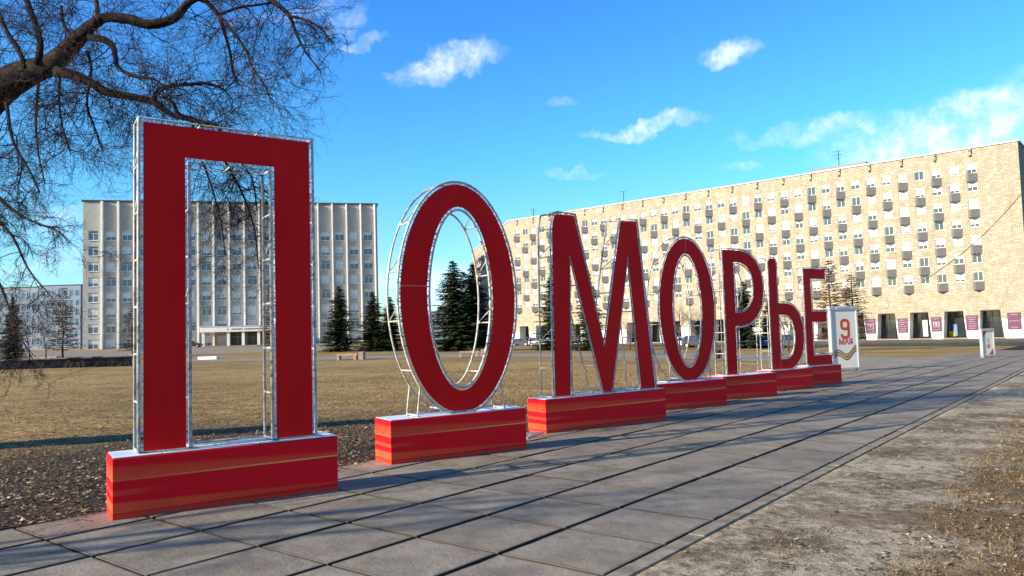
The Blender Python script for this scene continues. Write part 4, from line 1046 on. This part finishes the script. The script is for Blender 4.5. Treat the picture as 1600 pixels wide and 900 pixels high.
limbs = [
 ([(-175, 330, 50), (-110, 250, 42), (-50, 185, 37), (0, 138, 32), (40, 115, 27), (72, 104, 20), (95, 88, 18), (118, 64, 16), (138, 44, 12), (152, 32, 10)], (11.9, 10.6)),
 ([(152, 32, 10), (168, 27, 10), (200, 30, 10), (232, 38, 10), (262, 33, 9.5), (280, 22, 8.5), (292, 6, 8), (312, -3, 6), (330, 10, 4.5), (342, 24, 4.2)], (10.6, 10.8)),
 ([(342, 24, 4.2), (352, 55, 3.4), (360, 85, 3), (364, 110, 2.6), (372, 132, 2)], (10.8, 11.1)),
 ([(343, 24, 3.4), (366, 52, 2.8), (386, 82, 2.6), (394, 105, 2.2), (412, 130, 1.6), (424, 160, 1.2)], (10.8, 10.2)),
 ([(345, 22, 3), (372, 12, 2.8), (400, 8, 2.4), (424, 4, 2)], (10.8, 11.0)),
 ([(410, -8, 6), (432, 6, 5), (452, 25, 4), (464, 55, 3), (478, 82, 2.2), (500, 110, 1.4)], (11.2, 10.8)),
 ([(452, 25, 3), (480, 32, 2.4), (505, 48, 1.8), (520, 70, 1.3)], (11.0, 10.8)),
 ([(-20, -40, 8), (395, -30, 7), (410, -8, 6)], (11.4, 11.2)),
 ([(88, 112, 11), (110, 116, 10), (140, 128, 9), (166, 144, 8), (200, 150, 7), (236, 158, 7), (252, 167, 6), (270, 180, 4.5), (300, 188, 3.4), (340, 196, 2.5)], (10.9, 10.5)),
 ([(240, 156, 6), (248, 142, 5), (268, 134, 4), (296, 132, 3.6), (324, 130, 3), (350, 140, 2)], (10.6, 10.7)),
 ([(252, 150, 4), (270, 160, 3.6), (280, 178, 3), (306, 186, 2.6), (330, 198, 2)], (10.6, 10.7)),
 ([(58, 100, 7), (63, 70, 6.5), (56, 38, 6), (48, 18, 6), (38, -12, 5)], (11.0, 11.3)),
 ([(40, 106, 5), (28, 76, 4.5), (10, 48, 4), (2, 28, 3.6), (-12, 0, 3)], (11.1, 11.4)),
 ([(140, 58, 7), (162, 62, 7), (176, 72, 6), (180, 88, 5), (184, 104, 4), (206, 118, 3), (240, 124, 2.4), (262, 140, 1.8)], (10.7, 10.4)),
 ([(152, 28, 5), (152, 10, 4.5), (146, -10, 4)], (10.7, 10.9)),
 ([(136, 80, 3), (142, 102, 3), (142, 120, 2.6)], (11.0, 10.95)),
 ([(-60, 180, 9), (-40, 250, 6), (-10, 300, 4), (30, 335, 3), (62, 350, 2.2), (92, 362, 1.6), (108, 380, .8)], (11.4, 9.6)),
 ([(-40, 250, 5), (-12, 330, 3.6), (20, 370, 2.6), (44, 420, 1.9), (70, 452, 1.3), (96, 480, .7)], (11.0, 9.4)),
 ([(-60, 330, 5), (-20, 400, 3.2), (10, 470, 2.2), (34, 530, 1.4), (60, 575, .7)], (10.8, 9.2)),
 ([(310, 190, 3), (335, 225, 3), (362, 270, 2.8), (382, 310, 2.2), (398, 360, 1.6), (404, 420, 1.1)], (10.9, 10.9)),
 ([(300, 190, 3), (312, 240, 2.4), (330, 290, 1.8), (345, 345, 1.4), (352, 400, 1)], (10.9, 11.0)),
 ([(340, 196, 2.6), (360, 235, 2.2), (392, 275, 1.8), (402, 330, 1.3)], (10.9, 11.0)),
 ([(96, 104, 3), (92, 150, 2.4), (98, 200, 2), (110, 236, 1.5)], (11.05, 10.2)),
 ([(140, 130, 2.6), (136, 165, 2.6), (150, 205, 2), (160, 235, 1.5)], (10.7, 10.2)),
 ([(60, 130, 3), (56, 190, 2.4), (60, 240, 1.8), (70, 285, 1.3)], (11.1, 10.2)),
 ([(10, 160, 4), (20, 220, 3), (44, 262, 2.2), (62, 300, 1.6)], (11.25, 10.0)),
 ([(120, 62, 4), (100, 40, 3.4), (96, 10, 3)], (10.9, 11.4)),
]
tw = Twig(404, keep)
gpts = [Vector((0, 0, -.4)), Vector((.3, -.05, 1.2)), Vector((.9, -.1, 2.2))]
l0, r0_ = trace(*limbs[0]); m = MB()
p_, rr_ = smooth(gpts+l0, [.62, .56, .50]+r0_); m.tube(p_, rr_, 12)
m.obj('trunk', M_barkbig, bt, smooth=True)
m = MB(); m.tube(smooth([l0[0]+Vector((0, 0, -.1)), l0[0]+Vector((-1.0, .3, 2.0)), l0[0]+Vector((-1.6, .6, 4.6)), l0[0]+Vector((-1.2, 1.0, 7.4))], [.34, .27, .18, .08])[0], [.30, .28, .26, .24, .22, .19, .17, .14, .11, .07], 9); m.obj('limb', M_barkbig, bt, smooth=True)
for i, (pl, yr) in enumerate(limbs):
    lp, lr = trace(pl, yr); sp_, sr = smooth(lp, lr)
    if i > 0:
        m = MB(); m.tube(sp_, sr, 8); m.obj('limb', M_barkbig, bt, smooth=True)
    Ltot = sum((sp_[k+1]-sp_[k]).length for k in range(len(sp_)-1)); r = tw.r
    if i == 7: continue
    nk = int(Ltot*(4.0 if i == 0 else 7.0 if i in (16, 17, 18, 24, 25) else 14.5))
    for k in range(nk):
        u = r.uniform(.06 if i else .45, 1)*(len(sp_)-1); a = min(int(u), len(sp_)-2); q = sp_[a].lerp(sp_[a+1], u-a); d = (sp_[a+1]-sp_[a]).normalized()
        perp = d.orthogonal().normalized(); perp.rotate(Matrix.Rotation(r.uniform(0, 2*PI), 3, d)); perp.y *= .6
        if sp_[a].x+TO.x > -3.2 or q.z+TO.z < 4.0: L_ = r.uniform(.45, .95)
        else: L_ = r.uniform(.6, 1.35)
        tw.branch(q, d*.6+perp+Vector((0, 0, -.12)), L_*(.60 if q.x+TO.x > -3.0 and q.z+TO.z > 4.0 else .85), min(sr[a]*.5, r.uniform(.005, .010)), 2, .16, 7, .75, .55, .95, 6, .4)
tw.m.obj('crown', M_twig, bt, kind='stuff')
print('twig branches', tw.nb, 'faces', len(tw.m.f))

# trees outside the picture on the left and behind the viewer: their shadows fall across the path
go = 'park trees standing left of and behind the viewer'
for i, (x, y, H, lab) in enumerate([(-14, 1.5, 8, 'bare park tree nearest the viewer on the left lawn')]):
    bare_tree(x, y, H, 200+i, lab, 4, 4, 'park_tree', None, r0=.11)

# ------------------------------------------------------------------ benches, bin, kerb walls
M_granite = simple('pink_granite', (.30, .20, .155), .6, var=.25, scale=5)
M_wood = simple('brown_bench_board', (.36, .22, .14), .7, var=.25, scale=4)
def bench(u, v, wpx, y, label):
    p = at(u, v, y); L = wpx/F*y; o = thing('bench', (p.x, y, Z(p.x, y)), rnd.uniform(-.08, .08), label, 'bench', 'granite benches along the walkway')
    for sx in (-L*.46, L*.20):
        m = MB(); m.box(sx-.12, sx+.12, -.3, .3, -.05, .36); bevel_mesh(me := m.mesh('leg', M_granite), .02); link('leg', me, o)
    for k in range(3):
        m = MB(); m.box(-L*.52, L*.30, -.30+.205*k, -.30+.205*k+.18, .365, .52); m.obj('board', M_wood, o)
    m = MB(); m.box(L*.36, L*.54, -.38, .38, -.05, .66); bevel_mesh(me := m.mesh('planter', M_granite), .02); link('planter', me, o)
    return o
bench(548, 557, 40, 66, 'low granite bench with wooden boards in front of the slim spruce')
bench(738, 557, 38, 64, 'low granite bench with wooden boards below the right spruce of the pair')
bench(190, 551, 42, 82, 'long granite bench near the stone wall, left of the gate-shaped letter')
p = at(1122, 562, 46); o = thing('litter_bin', (p.x, 46, Z(p.x, 46)), 0, 'small dark litter bin between the oval and P-shaped letters', 'litter bin')
m = MB(); m.lathe([(.13, .12), (.16, .2), (.18, .62), (.19, .66)], 14); m.obj('bucket', M_gap, o, smooth=True)
for s_ in (-1, 1): m = MB(); m.tube([(s_*.21, 0, -.03), (s_*.21, 0, .72)], .02, 6); m.obj('post', M_gap, o)
m = MB(); m.tube([(-.21, 0, .72), (.21, 0, .72)], .02, 6); m.obj('top_bar', M_gap, o)
p = at(326, 553, 80); m = MB(); m.box(-1.0, 1.0, -.4, .4, -.1, .28); me = m.mesh('concrete_block', M_white); bevel_mesh(me, .03)
link('concrete_block', me, None, (p.x, 80, Z(p.x, 80)), label='low white concrete block in front of the office entrance', cat='concrete block')
# dry stone wall on the left
wa, wb = at(-70, 576, 56), at(204, 571, 60); L = math.hypot(wb.x-wa.x, wb.y-wa.y)
o = thing('stone_wall', (wa.x, wa.y, Z(wb.x, wb.y)), math.atan2(wb.y-wa.y, wb.x-wa.x), 'low dark rubble stone wall on the lawn at the left edge', 'wall')
M_stone = simple('dark_rubble_stone', (.05, .043, .036), .9, var=.7, scale=1.6, bmp=.5)
m = MB(); m.box(0, L, .08, 1.0, -.3, .72); m.obj('wall_core', M_gap, o)
m = MB(); r = random.Random(3)
for row in range(5):
    x = r.uniform(-.2, 0)
    while x < L-.1:
        w = r.uniform(.18, .42); cx, cz = x+w/2, .07+row*.155; h = .15; d = r.uniform(.0, .08)
        vs = [(cx+sx*w*.46*r.uniform(.75, 1.05), d if k == 0 else .3, cz+sz*h*.46*r.uniform(.75, 1.1)) for k in (0, 1) for sx, sz in ((-1, -1), (1, -1), (1, 1), (-1, 1))]
        m.add(vs, [(0, 1, 2, 3), (0, 4, 5, 1), (1, 5, 6, 2), (2, 6, 7, 3), (3, 7, 4, 0)]); x += w+.02
m.obj('rubble', M_stone, o, kind='stuff')
x = 0
while x < L: 
    w = r.uniform(.7, 1.3); m = MB(); m.box(x, min(x+w-.03, L), -.05, 1.05, .735, .82); m.obj('coping_stone', M_granite if r.random() < .5 else M_stone, o); x += w
for (u, v, w_, h_, y, lab) in [(180, 549, 30, .5, 84, 'pink granite steps beyond the stone wall'), (60, 556, 60, .4, 92, 'long low granite kerb beyond the stone wall at the left')]:
    p = at(u, v, y); W_ = w_/F*y; o = thing('granite_steps', (p.x, y, Z(p.x, y)), 0, lab, 'steps')
    for k in range(3): m = MB(); m.box(-W_/2+.3*k, W_/2-.3*k, .35*k, 1.4, (k*h_/3 if k else -.1)+.002*k, (k+1)*h_/3); m.obj('step', M_granite, o)

# ------------------------------------------------------------------ cars
M_tyre = simple('black_tyre', (.02, .02, .02), .9); M_rim = simple('alloy_rim', (.45, .45, .46), .35, .7); M_lamp = simple('lamp_glass', (.7, .7, .68), .1, spec=.7); M_tail = simple('tail_lamp', (.4, .02, .02), .2)
M_cglass = simple('tinted_car_glass', (.02, .025, .03), .05, spec=.9)
def car(x, y, rz, col, label, kind='sedan'):
    o = thing('parked_car', (x, y, Z(x, y)), rz, label, 'car', 'cars parked across the square')
    paint = MATS.get(('paint', col)) or simple('car_paint', col, .25, var=.03, spec=.6); MATS['paint', col] = paint
    if kind == 'sedan': low = [(-2.15, .32), (-2.2, .62), (-2.1, .86), (-1.35, .93), (1.0, .93), (2.0, .80), (2.2, .62), (2.15, .32)]; cab = [(-1.55, .92), (-.95, 1.40), (.25, 1.44), (1.15, .92)]
    else: low = [(-2.1, .32), (-2.15, .70), (-2.1, .98), (1.05, .98), (2.0, .86), (2.15, .62), (2.1, .32)]; cab = [(-2.05, .97), (-1.75, 1.55), (.2, 1.60), (1.15, .97)]
    def arch(pts, cx, r=.36): return pts
    body = [(-2.15, .30), (-1.76, .30)]+[(-1.36-.40*math.cos(a*PI/8), .30+.38*math.sin(a*PI/8)) for a in range(1, 8)]+[(-.96, .30), (.94, .30)]+[(1.34-.40*math.cos(a*PI/8), .30+.38*math.sin(a*PI/8)) for a in range(1, 8)]+[(1.74, .30)]
    prof = body+[(p[0], p[1]) for p in low[::-1]][:-1]
    m = MB(); m.prism(prof, -.86, .86); me = m.mesh('body', paint); fix(me); b = bevel_mesh(me, .03); bo = link('body', b, o)
    vs = []; 
    for (px, pz) in cab:
        inn = .62 if pz > 1.2 else .80
        vs += [(px, -inn, pz), (px, inn, pz)]
    m = MB(); m.add(vs, [(0, 2, 4, 6), (7, 5, 3, 1), (0, 1, 3, 2), (4, 5, 7, 6), (2, 3, 5, 4)]); me = m.mesh('cabin_glass', M_cglass); fix(me); cg = link('cabin_glass', me, o)
    m = MB(); m.box(cab[1][0]-.03, cab[2][0]+.03, -.64, .64, cab[1][1]-.01, cab[2][1]+.03); me = m.mesh('roof', paint); bevel_mesh(me, .02); link('roof', me, o)
    for s in (-1, 1):
        m = MB()
        for (a, b2) in (((cab[0][0], cab[0][1]), (cab[1][0], cab[1][1])), ((cab[3][0], cab[3][1]), (cab[2][0], cab[2][1]))): m.tube([(a[0], s*.81, a[1]), (b2[0], s*.63, b2[1]+.01)], .035, 5)
        m.tube([(-.35, s*.81, .93), (-.35, s*.64, 1.43)], .035, 5); m.obj('pillars', paint, cg, kind='stuff')
        for cx in (-1.36, 1.34):
            m = MB(); n = 16; m.prism([(cx+.33*math.cos(2*PI*k/n), .33+.33*math.sin(2*PI*k/n)) for k in range(n)], s*.66 if s > 0 else -.87, .87 if s > 0 else -.66); w = m.obj('wheel', M_tyre, o)
            m = MB(); m.prism([(cx+.2*math.cos(2*PI*k/n), .33+.2*math.sin(2*PI*k/n)) for k in range(n)], s*.875-.006, s*.875+.006); m.obj('rim', M_rim, w)
        m = MB(); m.box(2.08, 2.19, s*.62-.16, s*.62+.16, .60, .74); m.obj('headlight', M_lamp, o); m = MB(); m.box(-2.2, -2.12, s*.66-.14, s*.66+.14, .64, .80); m.obj('tail_light', M_tail, o)
        m = MB(); m.box(.78, .92, s*.90-.07, s*.90+.07, .93, 1.05); m.obj('mirror', paint, o)
def car_at(u, y, rz, col, label, kind='sedan'):
    p = at(u, 540, y); car(p.x, y, rz, col, label, kind)
car_at(300, 168, .1, (.02, .02, .03), 'dark car parked left of the office entrance canopy')
car_at(815, 150, -.5, (.03, .035, .05), 'dark car parked behind the right rim of the first oval letter')
car_at(843, 146, -.5, (.35, .36, .37), 'silver car parked left of the M-shaped letter', 'wagon')
car_at(1066, 108, -.6, (.45, .52, .62), 'pale blue car parked behind the bottom of the second oval letter')
car_at(1092, 104, -.6, (.03, .03, .035), 'black hatchback parked right of the pale blue car', 'wagon')
car_at(1180, 98, -.6, (.04, .05, .09), 'dark car parked between the P-shaped and b-shaped letters')
car_at(1204, 95, -.6, (.10, .28, .55), 'bright blue car parked behind the tall stem of the b-shaped letter')
car_at(1240, 92, -.6, (.05, .05, .05), 'black car parked in the bowl of the b-shaped letter', 'wagon')

# ------------------------------------------------------------------ people
M_skin = simple('skin', (.45, .27, .19), .6, var=.05)
def person(x, y, rz, h, top, legs, label, hair=(.05, .03, .02), stride=.18):
    """standing or walking figure grown from one skinned skeleton"""
    o = thing('person', (x, y, Z(x, y)), rz, label, 'person')
    k = h/1.75; P = {'pel': (0, 0, .95), 'bel': (0, 0, 1.12), 'chest': (0, -.01, 1.33), 'neck': (0, 0, 1.50), 'jaw': (0, -.03, 1.58), 'head': (0, -.01, 1.68),
        'sL': (.17, 0, 1.43), 'eL': (.24, .03+stride*.3, 1.16), 'wL': (.25, -.08-stride*.2, .93), 'hL': (.25, -.11-stride*.2, .85), 'sR': (-.17, 0, 1.43), 'eR': (-.24, .02-stride*.2, 1.16), 'wR': (-.25, -.1+stride*.5, .93), 'hR': (-.25, -.13+stride*.5, .85),
        'hpL': (.09, 0, .90), 'kL': (.10, -stride*.7, .50), 'aL': (.10, -stride, .09), 'tL': (.11, -stride-.17, .04), 'hpR': (-.09, 0, .90), 'kR': (-.10, stride*.2, .50), 'aR': (-.10, stride, .11), 'tR': (-.11, stride-.15, .04)}
    R = {'pel': .14, 'bel': .13, 'chest': .15, 'neck': .055, 'jaw': .075, 'head': .098, 'sL': .075, 'eL': .052, 'wL': .036, 'hL': .04, 'hpL': .095, 'kL': .062, 'aL': .045, 'tL': .038}
    E = [('pel', 'bel'), ('bel', 'chest'), ('chest', 'neck'), ('neck', 'jaw'), ('jaw', 'head'), ('chest', 'sL'), ('sL', 'eL'), ('eL', 'wL'), ('wL', 'hL'), ('chest', 'sR'), ('sR', 'eR'), ('eR', 'wR'), ('wR', 'hR'), ('pel', 'hpL'), ('hpL', 'kL'), ('kL', 'aL'), ('aL', 'tL'), ('pel', 'hpR'), ('hpR', 'kR'), ('kR', 'aR'), ('aR', 'tR')]
    ks = list(P); me = bpy.data.meshes.new('skel'); me.from_pydata([tuple(c*k for c in P[q]) for q in ks], [(ks.index(a), ks.index(b)) for a, b in E], [])
    t = bpy.data.objects.new('skel', me); COL.objects.link(t); md = t.modifiers.new('s', 'SKIN'); md2 = t.modifiers.new('u', 'SUBSURF'); md2.levels = 1; md2.render_levels = 1
    for i, q in enumerate(ks):
        rr = R.get(q, R.get(q[:-1]+'L', .05))*k; sv = me.skin_vertices[0].data[i]; sv.radius = (rr, rr*(.8 if q in ('pel', 'bel', 'chest') else 1)); sv.use_root = q == 'pel'
    dg = bpy.context.evaluated_depsgraph_get(); b = bpy.data.meshes.new_from_object(t.evaluated_get(dg)); bpy.data.objects.remove(t)
    b.name = 'body'; b.materials.clear()
    for mm in (top, legs, M_skin, M_gap): b.materials.append(mm)
    for pg in b.polygons:
        z = pg.center.z/k; side = abs(pg.center.x)/k
        pg.material_index = 2 if z > 1.50 or (side > .2 and z < .93 and z > .7) else (0 if z > .84 or (side > .18 and z > .8) else (1 if z > .09 else 3)); pg.use_smooth = True
    link('body', b, o)
    m = MB(); m.lathe([(.03, .06), (.085, .075), (.108, .0), (.095, -.07), (.04, -.13)][::-1], 10, (0, .018*k, 1.70*k)); m.obj('hair', simple('hair', hair, .8), o, smooth=True)
M_wc = simple('white_jacket', (.70, .69, .66), .7); M_dc = simple('dark_coat', (.03, .03, .04), .8); M_jn = simple('dark_jeans', (.03, .04, .07), .8); M_oc = simple('orange_jacket', (.55, .15, .06), .7); M_rc = simple('red_jacket', (.45, .04, .04), .7)
for (u, y, h, rz, a, b_, lab) in [(689, 100, 1.2, .3, M_wc, M_dc, 'small figure in a white jacket beside the tallest spruce'), (413, 108, 1.45, 1.2, M_oc, M_dc, 'person in an orange jacket in the right side of the gate-shaped letter'), (824, 140, 1.75, 0, M_dc, M_dc, 'person in dark clothes before an arch left of the M-shaped letter'),
        (829, 141, 1.7, 2, M_dc, M_jn, 'person in jeans standing next to the one in dark clothes by the arch'), (1050, 95, 1.7, 1, M_rc, M_dc, 'person in a red jacket behind the left rim of the second oval letter')]:
    p = at(u, 545, y); person(p.x, y, rz, h, a, b_, lab)

# ------------------------------------------------------------------ grass blades, dead leaves and crumbs of soil
def leafmats():
    return [simple('dead_leaf_'+n, c, .8, var=.3, scale=9) for n, c in (('brown', (.10, .06, .03)), ('tan', (.24, .16, .085)), ('pale', (.42, .32, .20)), ('dark', (.05, .032, .02)))]
LM = leafmats()
def hgt(x, y): 
    z = Z(x, y); q = mnoise.noise(Vector((x*1.3, y*1.3, 0)))*.022+mnoise.noise(Vector((x*4.2, y*4.2, 3)))*.012
    n_ = tn(x, y)[1]
    return z+(q-.022 if n_ < 0 else q*min(1, max(0, (n_-KERB-.15)/.8))-.004)
def scatter_leaves(name, N, tr_, nr, dens, label, sz=(.012, .032)):
    m = MB(); r = random.Random(N); k = 0
    while k < N:
        t_ = tr_[0]+(tr_[1]-tr_[0])*r.random()**1.3; n_ = r.uniform(*nr)
        if r.random() > dens(t_, n_): k += .02; continue
        k += 1; x, y = pw(t_, n_)
        if y < 1.5: continue
        z = (hgt(x, y) if not -2.58 < n_ < KERB+.16 else Z(x, y)+.002)+.004+r.random()*.012; a = r.uniform(0, 2*PI); s = r.uniform(*sz)*r.choice((1, 1, 1.5)); w = s*r.uniform(.35, .7); ca, sa = math.cos(a), math.sin(a); c1, c2 = r.uniform(-.4, .7)*s, r.uniform(-.4, .7)*s
        m.m = r.choices((0, 1, 2, 3), (5, 3, 1.4, 3))[0]
        m.add([(x-ca*s, y-sa*s, z+max(0, c1)), (x-sa*w, y+ca*w, z), (x+ca*s, y+sa*s, z+max(0, c2)), (x+sa*w, y-ca*w, z+.3*max(0, c1))], [(0, 1, 2), (0, 2, 3)])
    o = m.obj(name, LM, None, kind='stuff', label=label, cat='leaves'); return o
scatter_leaves('dead_leaves', 34000, (-5, 16), (-11, -1.9), lambda t, n: (.9*math.exp((-n-2.62-.0)*-1.0*6) if n > -2.62 and (n < -2.62+.75) and False else max(0, .35-(n+2.62)*.55)**1.5) if n > -2.62 else max(.12, min(1, (10+n)/4.0-.35))*(1 if t < 8 else .4), 'brown dead leaves littering the lawn left of the path')
scatter_leaves('dead_leaves', 14000, (-3.5, 16), (KERB+.2, 7), lambda t, n: .12+.88*(n > 4.2)+.8*math.exp(-((t-3.4)**2/.3+(n-3.6)**2/.04)), 'dead leaves and crumbs on the sand right of the path', (.008, .024))
GM = [simple('dry_grass_'+n, c, .8, var=.3, scale=7) for n, c in (('straw', (.29, .20, .095)), ('olive', (.15, .105, .038)), ('brown', (.19, .105, .045)))]
def blades(name, N, tr_, nr, dens, label, h=(.02, .06)):
    m = MB(); r = random.Random(N+1); k = 0
    while k < N:
        t_ = tr_[0]+(tr_[1]-tr_[0])*r.random()**1.25; n_ = r.uniform(*nr); x, y = pw(t_, n_); cl = mnoise.noise(Vector((x*1.7, y*1.7, 9)))
        if y < 1.5 or r.random() > dens(t_, n_)*(.55+cl*1.2): k += .02; continue
        k += 1; z = hgt(x, y)-.004; a = r.uniform(0, 2*PI); H = r.uniform(*h)*(1+.6*cl); ln = H*r.uniform(.2, 1.3); w = r.uniform(.0016, .004)*(1+t_*.06 if t_ > 0 else 1)
        ca, sa = math.cos(a), math.sin(a); m.m = r.choices((0, 1, 2), (5, 2.4, 2.2))[0]
        m.add([(x-sa*w, y+ca*w, z), (x+sa*w, y-ca*w, z), (x+ca*ln, y+sa*ln, z+H)], [(0, 1, 2)])
    return m.obj(name, GM, None, kind='stuff', label=label, cat='grass')
blades('dry_grass', 90000, (-5, 30), (-22, -2.7), lambda t, n: max(.12, min(1, (-n-3.2)/4)), 'short dry straw-coloured grass of the lawn left of the path')
blades('dry_grass', 45000, (-3.5, 22), (KERB+.25, 7), lambda t, n: max(.025, min(1, (n-3.9)/.7), .8*math.exp(-((t-3.4)**2/.25+(n-3.6)**2/.03)), .6*math.exp(-((t-6.2)**2/.2+(n-3.7)**2/.04))), 'dry tufted grass at the right edge beyond the trodden sand', (.010, .034))
# tufts growing in the joint under the first plinth
m = MB(); r = random.Random(5)
for (t_, n_, k_) in [(1.55, -1.84, 220), (1.9, -1.86, 160), (2.3, -1.88, 60), (-.02, -1.3, 40), (0.02, -2.2, 60)]:
    for _ in range(k_):
        tt_, nn_ = t_+r.gauss(0, .11), n_+r.gauss(0, .03); x, y = pw(tt_, nn_); z = Z(x, y)-.02; a = r.uniform(0, 2*PI); H = r.uniform(.02, .07); ln = H*r.uniform(.2, 1.2); w = .0022; m.m = r.choice((0, 1, 2))
        m.add([(x-math.sin(a)*w, y+math.cos(a)*w, z), (x+math.sin(a)*w, y-math.cos(a)*w, z), (x+math.cos(a)*ln, y+math.sin(a)*ln, z+H)], [(0, 1, 2)])
m.obj('joint_weeds', GM, None, kind='stuff', label='small weeds growing in the slab joints under the nearest plinth', cat='weeds')
